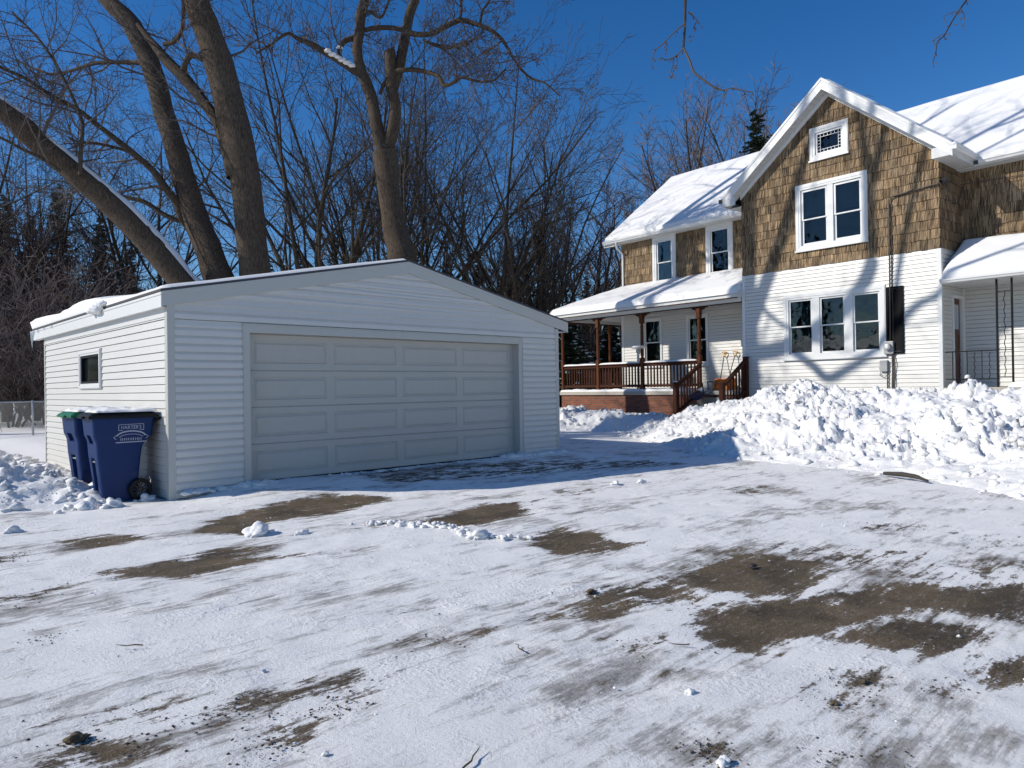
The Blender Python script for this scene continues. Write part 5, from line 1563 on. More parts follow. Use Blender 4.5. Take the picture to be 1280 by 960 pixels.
# posts
for (px_, py_) in ((0.04, 6.82), (0.04, 9.08), (0.04, 11.08), (0.04, 12.87), (2.6, 12.87), (5.0, 12.87)):
    mb = MB(); w_ = 0.065
    mb.box(px_-w_, px_+w_, py_-w_, py_+w_, 1.15, 1.35); mb.box(px_-0.05, px_+0.05, py_-0.05, py_+0.05, 1.35, 2.05); mb.box(px_-w_, px_+w_, py_-w_, py_+w_, 2.05, 2.25)
    lv = [(2.25, .062), (2.3, .04), (2.35, .056), (2.5, .058), (3.2, .05), (3.3, .055), (3.35, .04), (3.4, .062)]
    mb.tube([(px_, py_, z) for z, r in lv], [r for z, r in lv], 12)
    mb.box(px_-w_, px_+w_, py_-w_, py_+w_, 3.4, 3.725)
    p_ = build('porch_post', mb, M['post_wood'], H, bevel=0.004)
    mb = MB()
    if py_ < 12.5:
        for s in (-1, 1):
            P_ = [(px_-0.02, py_+s*w_, 3.50), (px_-0.02, py_+s*0.09, 3.56), (px_-0.02, py_+s*0.13, 3.63), (px_-0.02, py_+s*0.22, 3.66), (px_-0.02, py_+s*0.25, 3.725), (px_-0.02, py_+s*w_, 3.725)]
            mb.prism(P_, (0.04, 0, 0))
        mb.box(px_-0.09, px_+0.09, py_-0.28, py_+0.28, 3.70, 3.726)
        build('bracket', mb, M['stained'], p_)
# railing
def railing(name, p0, p1, zt0, zt1, zb0, zb1, spacing=0.125, snow=True, label=None):
    P0, P1 = Vector(p0), Vector(p1); d = P1-P0; L_ = d.length; d.normalize(); nrm = Vector((-d.y, d.x, 0))
    def bar(mb, z0a, z0b, hw, hz):
        mb.hexa([tuple(P0+nrm*hw+Vector((0, 0, z0a-hz))), tuple(P0-nrm*hw+Vector((0, 0, z0a-hz))), tuple(P1-nrm*hw+Vector((0, 0, z0b-hz))), tuple(P1+nrm*hw+Vector((0, 0, z0b-hz))),
                 tuple(P0+nrm*hw+Vector((0, 0, z0a))), tuple(P0-nrm*hw+Vector((0, 0, z0a))), tuple(P1-nrm*hw+Vector((0, 0, z0b))), tuple(P1+nrm*hw+Vector((0, 0, z0b)))])
    mb = MB(); bar(mb, zt0, zt1, 0.06, 0.035); bar(mb, zt0-0.037, zt1-0.037, 0.022, 0.08); bar(mb, zb0, zb1, 0.022, 0.08)
    r = build(name, mb, M['stained'], H, bevel=0.003)
    if label: r['label'] = label
    n_ = int(L_/spacing)
    for i in range(1, n_):
        t = i/n_; p = P0+(P1-P0)*t
        za = zb0+(zb1-zb0)*t; zb_ = zt0+(zt1-zt0)*t-0.06
        mb = MB(); b_ = 0.02
        q = p-nrm*0.030
        mb.box(q.x-b_, q.x+b_, q.y-b_, q.y+b_, za-0.1, zb_)
        build('baluster', mb, M['stained'], r)
    if snow:
        mb = MB()
        def f(u_, v_):
            p = P0+(P1-P0)*u_+nrm*(v_-0.5)*0.12
            k = math.sqrt(max(0, 1-(2*abs(v_-0.5))**2))*min(1, u_*30, (1-u_)*30)
            return (p.x, p.y, zt0+(zt1-zt0)*u_+0.001+k*(0.045+0.025*mnoise.noise(Vector((u_*L_*1.6, 3, v_)))))
        mb.grid(f, int(L_*20), 8)
        build('snow_cover', mb, M['snow'], r, smooth=True)
    return r
railing('porch_railing', (0.04, 6.89, 0), (0.04, 9.01, 0), 2.09, 2.09, 1.38, 1.38)
railing('porch_railing', (0.04, 9.15, 0), (0.04, 11.01, 0), 2.09, 2.09, 1.38, 1.38)
railing('porch_railing', (0.04, 11.15, 0), (0.04, 12.80, 0), 2.09, 2.09, 1.38, 1.38)
railing('porch_railing', (0.11, 12.87, 0), (2.53, 12.87, 0), 2.09, 2.09, 1.38, 1.38)
railing('porch_railing', (2.67, 12.87, 0), (4.93, 12.87, 0), 2.09, 2.09, 1.38, 1.38)
railing('stair_railing', (-0.02, 6.72, 0), (-1.25, 6.72, 0), 2.02, 1.36, 1.22, 0.56, 0.13, False)
railing('stair_railing', (-0.10, 5.14, 0), (-1.25, 5.14, 0), 2.06, 1.32, 1.22, 0.5, 0.13, False)
for (x, y, z1) in ((-1.28, 6.72, 1.40), (-0.09, 5.14, 2.10), (-1.28, 5.14, 1.36)):
    mb = MB(); mb.box(x-0.06, x+0.06, y-0.06, y+0.06, 0.0, z1); mb.box(x-0.07, x+0.07, y-0.07, y+0.07, z1, z1+0.03)
    build('newel_post', mb, M['stained'], H, bevel=0.004)
mb = MB(); mb.blob((-1.28, 6.72, 1.435), 0.065, 2, 1, 0.2, (1, 1, 0.5)); build('snow_cover', mb, M['snow'], H, smooth=True)
for k in range(4):
    mb = MB(); mb.box(-0.08-0.29*(k+1), -0.08-0.29*k+(0.02 if k else -0.002), 5.22, 6.64, 0.0 if k == 3 else 0.2, 0.95-0.2*k); build('step', mb, M['concrete'], H, bevel=0.01)

# ---------------- right porch
RPZ0, RPZ1 = 3.73, 4.66
mb = MB()
slab(mb, [(-0.10, AR, RPZ0), (-0.10, -0.03, RPZ0), (WX, -0.03, RPZ1), (WX, AR, RPZ1)], 0.05)
rpr = build('entry_roof', mb, M['roofing'], H)
mb = MB(); mb.box(-0.105, -0.08, AR, -0.03, 3.60, 3.72); mb.box(-0.08, WX, AR, -0.03, 3.60, 3.615); build('entry_soffit', mb, M['soffit'], H)
gutter(AR, -0.03, -0.105, 3.615, w=0.09, h=0.09)
slab_snow('snow_cover', rpr, lambda s, t: (-0.15+t*0.842, AR+s, RPZ0-0.02+t*0.54), (-0.54, 0, 0.842), -AR-0.035, 1.75, 100, 34, lambda s, t: 0.16+0.05*math.sin(s*1.1+1)*min(1, t), 12, 0.16, 0.12)
mb = MB(); mb.box(-0.08, WX, AR, -0.03, 1.06, 1.19); ed = build('entry_deck', mb, M['concrete'], H, bevel=0.01)
mb = MB(); mb.box(-0.02, WX, AR, -0.03, -0.1, 1.058); build('entry_base', mb, M['concrete'], H)
slab_snow('snow_cover', ed, lambda s, t: (-0.06+t, AR+s, 1.19), (0, 0, 1), 4.9, 1.3, 60, 20, 0.14, 2, 0.3, 0.3)
# door in the side wall
mb = MB()
for a0, a1, z0, z1 in ((0.60, 0.68, 1.2, 3.42), (1.22, 1.30, 1.2, 3.42), (0.68, 1.22, 3.34, 3.42)): FD.box(mb, a0, a1, z0, z1, -0.04, 0.04)
fr_ = build('entry_door_frame', mb, M['trim'], H, bevel=0.003)
mb = MB(); FD.box(mb, 0.68, 1.22, 1.2, 3.34, -0.08, -0.03)
for z0, z1 in ((1.4, 1.95), (2.1, 2.5)): FD.ring(mb, 0.75, 1.15, z0, z1, 0.03, -0.03, -0.018)
ed_ = build('entry_door', mb, M['door_wood'], H, bevel=0.003)
mb = MB(); FD.box(mb, 0.78, 1.12, 2.6, 3.2, -0.03, -0.022); build('pane', mb, M['glass'], ed_)
mb = MB(); mb.blob((0.74, -0.0, 2.15), 0.03, 2, 1, 0.0); build('knob', mb, M['galv'], ed_, smooth=True)
# wrought iron
def iron(y0, y1, seed):
    mb = MB(); X_ = 0.05
    for y in (y0, y1): mb.box(X_-0.018, X_+0.018, y-0.018, y+0.018, 1.19, 3.6)
    for z in (3.32, 2.52, 2.02, 1.42): mb.box(X_-0.008, X_+0.008, y1+0.014, y0-0.014, z-0.008, z+0.008)
    ym = (y0+y1)/2
    z = 1.42; pts = []
    while z < 3.32: pts.append((X_+0.008*math.sin(z*26), ym+0.012*math.sin(z*26+1.57), z)); z += 0.03
    mb.tube(pts, 0.009, 5)
    return build('iron_column', mb, M['black'], H)
iron(-1.11, -1.40, 1)
iron(-4.6, -4.9, 2)
mb = MB(); mb.box(0.035, 0.065, -1.10, -0.05, 2.005, 2.03); mb.box(0.038, 0.062, -1.10, -0.05, 1.365, 1.385)
rl = build('iron_railing', mb, M['black'], H)
for i in range(1, 7):
    y = -0.05-1.05*i/7; mb = MB()
    if i % 2: mb.box(0.043, 0.057, y-0.007, y+0.007, 1.385, 2.005)
    else:
        pts = []; z = 1.385
        while z < 2.005: pts.append((0.05+0.008*math.sin(z*40), y+0.010*math.cos(z*40), z)); z += 0.02
        mb.tube(pts, 0.008, 5)
    build('baluster', mb, M['black'], rl)


def hloc(x, y, z):
    """house-local point to world"""
    return (HX+x*cH+y*sH, HYv-x*sH+y*cH, z)


# ---------------- things on the porch
def shovel(x, y, tilt, label, blade_mat, grip_mat):
    r = empty('snow_shovel', hloc(x, y, 1.16), -HR, label, 'snow shovel', 'snow shovels leaning on the porch wall')
    mb = MB(); mb.tube([(0.0, 0, 0.30), (0.16, 0.02*tilt, 0.75), (0.28, 0.05*tilt, 1.08)], 0.015, 8, True); build('shaft', mb, M['conduit'], r, smooth=True)
    mb = MB()
    def bl(u_, v_):
        return (-0.05+0.05*v_-0.07*(1-(2*u_-1)**2)*1.0*(0.4+v_*0.3)+0.05, -0.23+0.46*u_, 0.02+0.34*v_)
    mb.grid(bl, 14, 10)
    b = build('blade', mb, M[blade_mat], r, smooth=True); md = b.modifiers.new('s', 'SOLIDIFY'); md.thickness = 0.008
    mb = MB(); mb.box(-0.03, 0.03, -0.23, 0.23, 0.0, 0.025); build('blade_edge', mb, M['galv'], b)
    mb = MB(); t = tilt
    pts = [(0.28, 0.05*t, 1.06), (0.29, 0.05*t-0.07, 1.14), (0.305, 0.05*t-0.075, 1.2), (0.31, 0.05*t, 1.215), (0.305, 0.05*t+0.075, 1.2), (0.29, 0.05*t+0.07, 1.14), (0.28, 0.05*t, 1.06)]
    mb.tube(pts, 0.017, 8); build('grip', mb, M[grip_mat], r, smooth=True)
shovel(0.98, 6.74, 0.6, 'orange bladed snow shovel with yellow D grip, left of two on the porch', 'orange', 'yellow')
shovel(0.96, 6.42, -1.2, 'orange bladed snow shovel nearer the stairs, right of two on the porch', 'orange', 'yellow')
r = empty('metal_canister', hloc(0.85, 7.02, 1.15), 0, 'small grey metal canister on the porch floor beside the orange shovels', 'canister')
mb = MB(); mb.tube([(0, 0, 0.0), (0, 0, 0.02), (0, 0, 0.24), (0, 0, 0.26)], [0.09, 0.1, 0.1, 0.095], 20, True); build('body', mb, M['galv'], r, smooth=True, auto=40)
mb = MB(); mb.tube([(0, 0, 0.26), (0, 0, 0.29), (0, 0, 0.30)], [0.105, 0.105, 0.03], 20, True); build('lid', mb, M['conduit'], r, smooth=True, auto=40)
r = empty('bird_feeder', hloc(-0.02, 9.08, 2.56), -HR, 'flat white bird feeder tray with snow on it fixed to the porch post', 'bird feeder')
mb = MB(); mb.tube([(-0.12, 0, 0.0), (-0.12, 0, 0.02), (-0.12, 0, 0.05)], [0.20, 0.26, 0.27], 24, True); build('tray', mb, M['trim'], r, smooth=True, auto=40)
mb = MB(); mb.blob((-0.12, 0, 0.055), 0.25, 2, 4, 0.15, (1, 1, 0.16)); build('snow_cap', mb, M['snow'], r, smooth=True)
mb = MB(); mb.tube([(0.0, 0, -0.12), (-0.12, 0, 0.0)], 0.01, 6); build('bracket', mb, M['black'], r)
r = empty('dustpan_shovel', hloc(-0.55, 6.35, 0.78), -HR, 'dark navy snow scoop lying on the porch steps under loose snow', 'snow scoop')
mb = MB()
mb.grid(lambda u_, v_: (-0.25+0.5*v_, -0.28+0.56*u_, 0.10+0.18*v_+0.12*(2*u_-1)**2), 14, 8); b = build('scoop', mb, M['navy'], r, smooth=True); md = b.modifiers.new('s', 'SOLIDIFY'); md.thickness = 0.01
mb = MB(); mb.tube([(0.2, 0.05, 0.28), (0.35, 0.2, 0.5), (0.42, 0.25, 0.6)], 0.014, 7, True); build('handle', mb, M['black_plastic'], r, smooth=True)
o = chunk(0, 0, 0.10, 'heap of loose snow on the porch steps beside the left newel post', 61, 12, group='snow heaps on the porch steps'); o.location = hloc(-0.15, 6.62, 1.16)
o = chunk(0, 0, 0.10, 'heap of loose snow on the lower steps beside the navy scoop', 63, 10, group='snow heaps on the porch steps'); o.location = hloc(-0.95, 6.45, 0.62)


# ================================================================== TREES
def vnorm(v):
    l = math.sqrt(v[0]**2+v[1]**2+v[2]**2) or 1
    return (v[0]/l, v[1]/l, v[2]/l)


def rand_perp(rng, d):
    while True:
        r = (rng.gauss(0, 1), rng.gauss(0, 1), rng.gauss(0, 1))
        k = r[0]*d[0]+r[1]*d[1]+r[2]*d[2]
        p = (r[0]-k*d[0], r[1]-k*d[1], r[2]-k*d[2])
        l = math.sqrt(p[0]**2+p[1]**2+p[2]**2)
        if l > 0.2: return (p[0]/l, p[1]/l, p[2]/l)


def grow(mbs, p, d, L, r, lvl, rng, P):
    """one wandering branch and its children.  P: dict of per-level lists"""
    seg = P['seg'][lvl]; n = P['sides'][lvl]
    pts = [p]; rs = [r]; dirs = [d]
    x = p; dd = d; sl = L/seg
    for i in range(seg):
        w = P['wander'][lvl]
        dd = vnorm((dd[0]+rng.gauss(0, w), dd[1]+rng.gauss(0, w), dd[2]+rng.gauss(0, w)+P['up'][lvl]))
        x = (x[0]+dd[0]*sl, x[1]+dd[1]*sl, x[2]+dd[2]*sl)
        pts.append(x); dirs.append(dd); rs.append(max(P['rmin'], r*(1-0.8*(i+1)/seg)))
    mbs[0 if r > P['thick'] else 1].tube(pts, rs, n)
    if lvl+1 >= len(P['seg']):
        if P.get('bud') and rng.random() < P['bud']:
            mbs[1].blob(pts[-1], P['budr']*rng.uniform(0.7, 1.4), 1, 1, 0, (1, 1, 1.5))
        return
    nc = P['kids'][lvl]; nc = int(nc*(0.7+0.6*rng.random())+0.5)
    st = P['start'][lvl]
    for k in range(nc):
        t = st+(1-st)*(k+rng.random())/nc; t = min(t, 0.999)
        i = int(t*seg); f = t*seg-i
        a, b = pts[i], pts[i+1]
        q = (a[0]+(b[0]-a[0])*f, a[1]+(b[1]-a[1])*f, a[2]+(b[2]-a[2])*f)
        rp = rand_perp(rng, dirs[i+1]); an = P['ang'][lvl]*rng.uniform(0.7, 1.3)
        nd_ = dirs[i+1]
        c, s = math.cos(an), math.sin(an)
        nd_ = (nd_[0]*c+rp[0]*s, nd_[1]*c+rp[1]*s, nd_[2]*c+rp[2]*s)
        rr = rs[i]*P['rad'][lvl]*rng.uniform(0.8, 1.1)
        grow(mbs, q, nd_, L*P['len'][lvl]*(1-0.45*t)*rng.uniform(0.7, 1.25), max(P['rmin'], rr), lvl+1, rng, P)


def smooth_poly(pts, sub=3):
    """catmull-rom through (x,y,z,r)"""
    out = []
    n = len(pts)
    for i in range(n-1):
        p0 = pts[max(0, i-1)]; p1 = pts[i]; p2 = pts[i+1]; p3 = pts[min(n-1, i+2)]
        for k in range(sub):
            t = k/sub
            out.append(tuple(0.5*((2*b)+(-a+c)*t+(2*a-5*b+4*c-d)*t*t+(-a+3*b-3*c+d)*t*t*t) for a, b, c, d in zip(p0, p1, p2, p3)))
    out.append(tuple(pts[-1]))
    return out


def limb(mb, pts, n=14, knob=0.06, seed=0, sub=4):
    S = smooth_poly(pts, sub)
    b = len(mb.v)
    mb.tube([p[:3] for p in S], [p[3] for p in S], n)
    # irregular girth
    for i in range(b, len(mb.v)):
        p = mb.v[i]; ring = (i-b)//n; c = S[ring]
        k = 1+knob*mnoise.noise(Vector((p[0]*3+seed, p[1]*3, p[2]*1.2)))*1.8+knob*0.5*mnoise.noise(Vector((p[0]*9+seed, p[1]*9, p[2]*2)))
        mb.v[i] = (c[0]+(p[0]-c[0])*k, c[1]+(p[1]-c[1])*k, c[2]+(p[2]-c[2])*k)
    return S


TW = dict(seg=[6, 5, 4], sides=[4, 3, 3], wander=[0.16, 0.18, 0.2], up=[0.03, 0.03, 0.05], rmin=0.0042, thick=9, kids=[8, 5, 0], start=[0.12, 0.15, 0], ang=[0.75, 0.75, 0.6], rad=[0.5, 0.6, 0.5], len=[0.5, 0.48, 0.4])


def sprout(tw, S, rng, per_m, L0, lmax_r=0.09, t0=0.0, P=TW, bias=(0, 0, 0.1), lscale=None):
    """side branches along a smoothed limb S, more and shorter towards the thin end"""
    acc = 0
    n = len(S)
    for i in range(1, n):
        a, b = S[i-1], S[i]
        d = (b[0]-a[0], b[1]-a[1], b[2]-a[2]); l = math.sqrt(d[0]**2+d[1]**2+d[2]**2)
        if i/n < t0: continue
        r = b[3]
        dens = per_m*(0.25 if r > 0.12 else (0.6 if r > 0.06 else 1.0))
        acc += l*dens*rng.uniform(0.6, 1.4)
        while acc > 1:
            acc -= 1
            dn = vnorm(d); rp = rand_perp(rng, dn)
            nd_ = vnorm((dn[0]*0.55+rp[0]+bias[0], dn[1]*0.55+rp[1]+bias[1], dn[2]*0.55+rp[2]+bias[2]))
            L = L0*rng.uniform(0.5, 1.35)
            grow((tw, tw), b[:3], nd_, L, max(0.008, min(r*0.55, 0.012+L*0.009)), 0, rng, P)


def cut_poly(S, z=None):
    return S


# ---- the three stemmed maple at the left
rng = random.Random(77)
T = empty('multi_stem_maple', (8.3, 18.0, 0), 0, 'big bare maple with three thick stems leaning apart behind the garage, at the left', 'tree')
off = Vector((-8.3, -18.0, 0))
def rel(pts, off=off): return [(p[0]+off[0], p[1]+off[1], p[2], p[3]) for p in pts]
tw = MB(); allS = {}
for k in ('clump_trunk_a', 'clump_trunk_b', 'clump_trunk_c'):
    mb = MB(); pts = rel(CLUMP_TRUNKS[k])
    b0 = pts[0]
    pts = [(0.15*b0[0], 0.15*b0[1], -0.3, b0[3]*1.5)]+pts if True else pts
    S = limb(mb, pts, 18, 0.05, len(k)+ord(k[-1])); allS[k] = S
    t_ = build('trunk', mb, M['bark'], T, smooth=True)
    sprout(tw, S, rng, 2.2, 3.0, t0=0.38)
    if k.endswith('c'):
        # snow lying along the upper side of the leaning stem
        mb = MB(); n_ = 7
        for i in range(8, len(S)-2):
            p = S[i]; pr = S[i+1]
        rows = []
        for i in range(7, len(S)-6):
            p = S[i]; nx_ = S[i+1]; d = vnorm((nx_[0]-p[0], nx_[1]-p[1], nx_[2]-p[2]))
            side = vnorm((d[1], -d[0], 0)); up = Vector(side).cross(Vector(d)); up = up if up.z > 0 else -up
            th = 0.055*max(0.0, 0.8+1.1*mnoise.noise(Vector((i*0.45, 0, 5))))
            row = []
            for j in range(n_):
                a = (j/(n_-1)-0.5)*1.5
                rr = p[3]*1.01+th*math.cos(a/0.75*math.pi/2)
                row.append((p[0]+side[0]*math.sin(a)*rr+up.x*math.cos(a)*rr, p[1]+side[1]*math.sin(a)*rr+up.y*math.cos(a)*rr, p[2]+side[2]*math.sin(a)*rr+up.z*math.cos(a)*rr))
            rows.append(row)
        mb.v = [v for r_ in rows for v in r_]
        for i in range(len(rows)-1):
            for j in range(n_-1):
                mb.f.append([i*n_+j, i*n_+j+1, (i+1)*n_+j+1, (i+1)*n_+j]); mb.c.append(None); mb.mi.append(0)
        build('snow_cover', mb, M['snow'], t_, smooth=True)
lm = MB()
for k, pts in CLUMP_LIMBS.items():
    S = limb(lm, rel(pts), 9, 0.06, ord(k[0])+ord(k[1]))
    sprout(tw, S, rng, 4.2, 1.9 if pts[0][3] < 0.2 else 2.6, t0=0.05)
UPPER = [[(6.93,18.49,11.3,.2),(6.9,17.3,11.4,.19),(6.85,16.2,11.9,.18),(6.8,15.49,12.42,.175),(6.8,15.1,12.9,.17),(6.8,14.88,13.44,.16),(6.8,14.91,14.35,.15),(6.8,14.93,15.36,.14),(6.8,15.0,16.2,.12),(6.8,15.11,17.04,.10),(6.9,15.3,18.5,.06)],
 [(6.9,17.2,11.4,.13),(7.0,16.4,10.75,.12),(7.0,15.99,10.4,.11),(7.0,15.43,10.6,.10),(7.1,14.69,10.9,.09),(7.4,13.7,11.45,.09),(7.5,13.27,11.66,.085),(7.5,12.76,11.88,.08),(7.8,11.6,12.7,.065),(8.2,10.4,14.2,.04)],
 [(6.64,18.65,13.9,.14),(6.2,19.0,14.3,.10),(6.0,19.06,14.14,.08),(6.0,18.8,13.64,.075),(6.0,18.42,13.08,.07),(6.0,17.8,12.6,.065),(5.9,17.0,12.2,.06),(5.8,16.2,12.3,.04)],
 [(6.8,14.93,15.2,.12),(7.6,14.0,15.9,.10),(8.6,12.9,16.8,.09),(9.6,11.8,17.4,.07),(10.6,10.9,18.4,.04)],
 [(7.2,14.2,11.2,.08),(8.2,13.2,12.6,.07),(9.2,12.0,14.0,.06),(10.2,10.6,15.0,.05),(11.0,9.4,16.4,.03)],
 [(6.73,18.49,15.6,.14),(7.8,17.2,16.6,.11),(9.0,15.8,17.6,.09),(10.2,14.6,18.8,.06)],
 [(8.6,12.9,16.7,.07),(8.9,11.6,17.2,.06),(9.1,10.2,18.4,.04),(9.3,8.8,19.0,.02)]]
for i, pts in enumerate(UPPER):
    S = limb(lm, rel(pts), 10, 0.06, i+40)
    sprout(tw, S, rng, 1.5, 2.0, t0=0.25, P=dict(TW, kids=[6, 3, 0], rmin=0.006))
build('limbs', lm, M['bark'], T, smooth=True)
build('crown', tw, M['twig'], T)

# ---- the maple behind the ridge
T = empty('old_maple', (12.4, 17.0, 0), 0, 'large bare maple with a forked trunk rising behind the garage ridge', 'tree')
o0 = MAPLE['trunk'][0]; off2 = Vector((-o0[0], -o0[1], 0)); T.location = (o0[0], o0[1], 0)
tw = MB(); mb = MB()
pts = rel(MAPLE['trunk'], off2); S = limb(mb, [(0, 0, -0.3, 0.6)]+pts, 18, 0.06, 3)
build('trunk', mb, M['bark'], T, smooth=True)
TWM = dict(TW); TWM['bud'] = 0.75; TWM['budr'] = 0.014; TWM['kids'] = [9, 5, 0]; TWM['up'] = [0.0, 0.02, 0.10]
lm = MB()
for k, pts in MAPLE.items():
    if k == 'trunk': continue
    S = limb(lm, rel(pts, off2), 12 if pts[0][3] > 0.1 else 8, 0.07, ord(k[-1]))
    if k in ('l', 'r2'): sprout(tw, S, rng, 2.2, 2.4, t0=0.3, P=TWM)
    elif k != 'r': sprout(tw, S, rng, 5.5, 1.55, t0=0.10, P=TWM)
build('limbs', lm, M['bark'], T, smooth=True)
build('crown', tw, M['twig'], T)
mb = MB()
for (px, py, pz, r) in [(0, 0, 0, 0)]: pass
sp = MAPLE['trunk'][-1]; l1 = MAPLE['L1']
lp = lambda a, b, t: tuple(a[k]*(1-t)+b[k]*t for k in range(4))
for i, (p, r) in enumerate([(sp, 0.13), (MAPLE['trunk'][5], 0.07), (MAPLE['L2'][1], 0.08)]+[(lp(l1[1], l1[3], t), 0.12) for t in (0, .2, .4, .6, .8, 1)]):
    mb.blob((p[0]+off2[0]-0.03, p[1]+off2[1]-0.05, p[2]+p[3]*0.45), r, 2, i, 0.3, (1.2, 1.2, 0.6))
build('snow_cover', mb, M['snow'], T, smooth=True)

# ---- branch hanging over the drive from a tree at the right
T = empty('yard_tree', (14.5, -3.2, 0), 0, 'bare tree standing to the right whose drooping twigs hang into the top of the view', 'tree')
off3 = Vector((-14.5, 3.2, 0))
mb = MB(); S = limb(mb, [(0, 0, -0.3, 0.42), (0, 0, 1.5, 0.34), (0.1, 0.05, 4, 0.3), (0.0, 0.2, 6.5, 0.26), (-0.3, 0.3, 8.6, 0.2), (-0.5, 0.5, 11, 0.12), (-0.4, 0.6, 13, 0.05)], 14, 0.05, 4); build('trunk', mb, M['bark'], T, smooth=True)
lm = MB(); tw = MB()
e1 = rel([OVERHANG['a'][0]], off3)[0]; e2 = rel([OVERHANG['k'][0]], off3)[0]
limb(lm, [(0.0, 0.2, 6.3, 0.16), (-1.6, 0.9, 8.2, 0.13), (-4.2, 1.9, 8.9, 0.10), (e1[0]+1.6, e1[1]-0.5, e1[2]+0.9, 0.085), e1], 10, 0.05, 2)
limb(lm, [(-0.2, 0.3, 7.2, 0.14), (-1.8, 0.6, 8.3, 0.11), (e2[0]+1.2, e2[1]+0.1, e2[2]+0.8, 0.07), e2], 10, 0.05, 3)
for k, pts in OVERHANG.items():
    limb(lm if pts[0][3] > 0.02 else tw, rel(pts, off3), 6, 0.1, ord(k[0]), sub=4)
q = random.Random(8)
for k, pts in OVERHANG.items():
    for p in rel(pts, off3)[1 if k in 'ak' else 0:]:
        for _ in range(2 if p[3] < 0.012 else 0):
            d = (q.gauss(0, 0.02), q.gauss(0, 0.02), -abs(q.gauss(0.03, 0.02)))
            tw.tube([p[:3], (p[0]+d[0], p[1]+d[1], p[2]+d[2])], [0.003, 0.002], 4)
            tw.blob((p[0]+d[0], p[1]+d[1], p[2]+d[2]), q.uniform(0.006, 0.011), 1, 1, 0, (0.8, 0.8, 1.5))
sprout(tw, [(a[0], a[1], a[2], 0.1) for a in [(-0.3, 0.3, 8.0, 0), (-0.4, 0.4, 9.5, 0), (-0.5, 0.5, 11, 0), (-0.4, 0.6, 12.5, 0)]], q, 5, 2.6)
build('limbs', lm, M['bark_dark'], T, smooth=True); build('crown', tw, M['twig'], T, smooth=False)


# ---- procedural bare trees, meshes shared between copies
def bare_variant(seed, hgt, P, stems=1, trunk_r=0.22, fork=0.22, lean=0.08):
    rng = random.Random(seed); tk = MB(); tw = MB()
    for s in range(stems):
        a = rng.uniform(0, 6.28); ln = lean*(1 if stems > 1 else 0.3)
        d = vnorm((math.cos(a)*ln*2, math.sin(a)*ln*2, 1))
        th = hgt*fork
        pts = []; x = (0.15*math.cos(a)*(stems > 1), 0.15*math.sin(a)*(stems > 1), -0.2)
        dd = d
        n_ = 5; sl = (th+0.2)/n_
        for i in range(n_+1):
            pts.append((*x, trunk_r*(1.15-0.3*i/n_)/math.sqrt(stems)))
            dd = vnorm((dd[0]+rng.gauss(0, 0.04), dd[1]+rng.gauss(0, 0.04), dd[2]))
            x = (x[0]+dd[0]*sl, x[1]+dd[1]*sl, x[2]+dd[2]*sl)
        tk.tube([p[:3] for p in pts], [p[3] for p in pts], 8)
        top = pts[-1]; nl = P['limbs']
        for k in range(nl):
            an = k/nl*6.283+rng.uniform(-0.4, 0.4); sp_ = rng.uniform(0.12, P['spread'])
            z = rng.uniform(0.75, 1.0)
            i = min(n_-1, int(z*n_)); b = pts[i]
            nd_ = vnorm((math.cos(an)*sp_+dd[0]*0.5, math.sin(an)*sp_+dd[1]*0.5, 1))
            grow((tk, tw), pts[-1][:3] if k < nl*0.6 else b[:3], nd_, (hgt-th)*rng.uniform(0.75, 1.05)*(0.92 if sp_ > 0.5 else 1), pts[-1][3]*rng.uniform(0.5, 0.8), 0, rng, P)
    return tk, tw


PM = dict(limbs=7, spread=1.0, seg=[9, 7, 5, 4], sides=[6, 4, 3, 3], wander=[0.06, 0.08, 0.10, 0.12], up=[0.05, 0.03, 0.02, 0.03], rmin=0.0062, thick=0.028,
          kids=[8, 7, 5, 0], start=[0.22, 0.15, 0.12, 0], ang=[0.65, 0.65, 0.65, 0.55], rad=[0.62, 0.58, 0.55, 0.5], len=[0.5, 0.5, 0.5, 0.4])
PR = dict(PM); PR['kids'] = [8, 7, 5, 0]; PR['spread'] = 0.65; PR['len'] = [0.42, 0.48, 0.45, 0.4]; PR['rmin'] = 0.010
PT_ = dict(limbs=4, spread=1.1, seg=[8, 6, 4], sides=[5, 3, 3], wander=[0.12, 0.16, 0.2], up=[0.02, 0.0, 0.0], rmin=0.0085, thick=0.02,
           kids=[9, 6, 0], start=[0.1, 0.1, 0], ang=[0.65, 0.8, 0.6], rad=[0.55, 0.55, 0.5], len=[0.55, 0.5, 0.4])
PF = dict(PM); PF['kids'] = [8, 7, 4, 0]; PF['rmin'] = 0.013; PF['spread'] = 0.45

VAR = {}
def variant(key, seed, hgt, P, mats, **kw):
    tk, tw = bare_variant(seed, hgt, P, **kw)
    a = build('trunk', tk, mats[0], smooth=True); b = build('crown', tw, mats[1])
    VAR.setdefault(key, []).append((a.data, b.data, hgt))
    bpy.data.objects.remove(a); bpy.data.objects.remove(b)


variant('maple', 5, 14, PM, (M['bark_dark'], M['twig_far']), trunk_r=0.24, fork=0.16)
variant('maple', 9, 14, PM, (M['bark_dark'], M['twig_far']), trunk_r=0.22, fork=0.14, stems=2, lean=0.12)
variant('red', 12, 11, PR, (M['bark_dark'], M['twig_red']), trunk_r=0.2, fork=0.2)
variant('far', 15, 18, PF, (M['bark_dark'], M['twig_grey']), trunk_r=0.3, fork=0.2)
variant('thicket', 21, 6, PT_, (M['bark_dark'], M['twig_grey']), trunk_r=0.10, fork=0.10, stems=6, lean=0.28)
variant('thicket', 22, 6, PT_, (M['bark_dark'], M['twig_red']), trunk_r=0.10, fork=0.10, stems=5, lean=0.32)


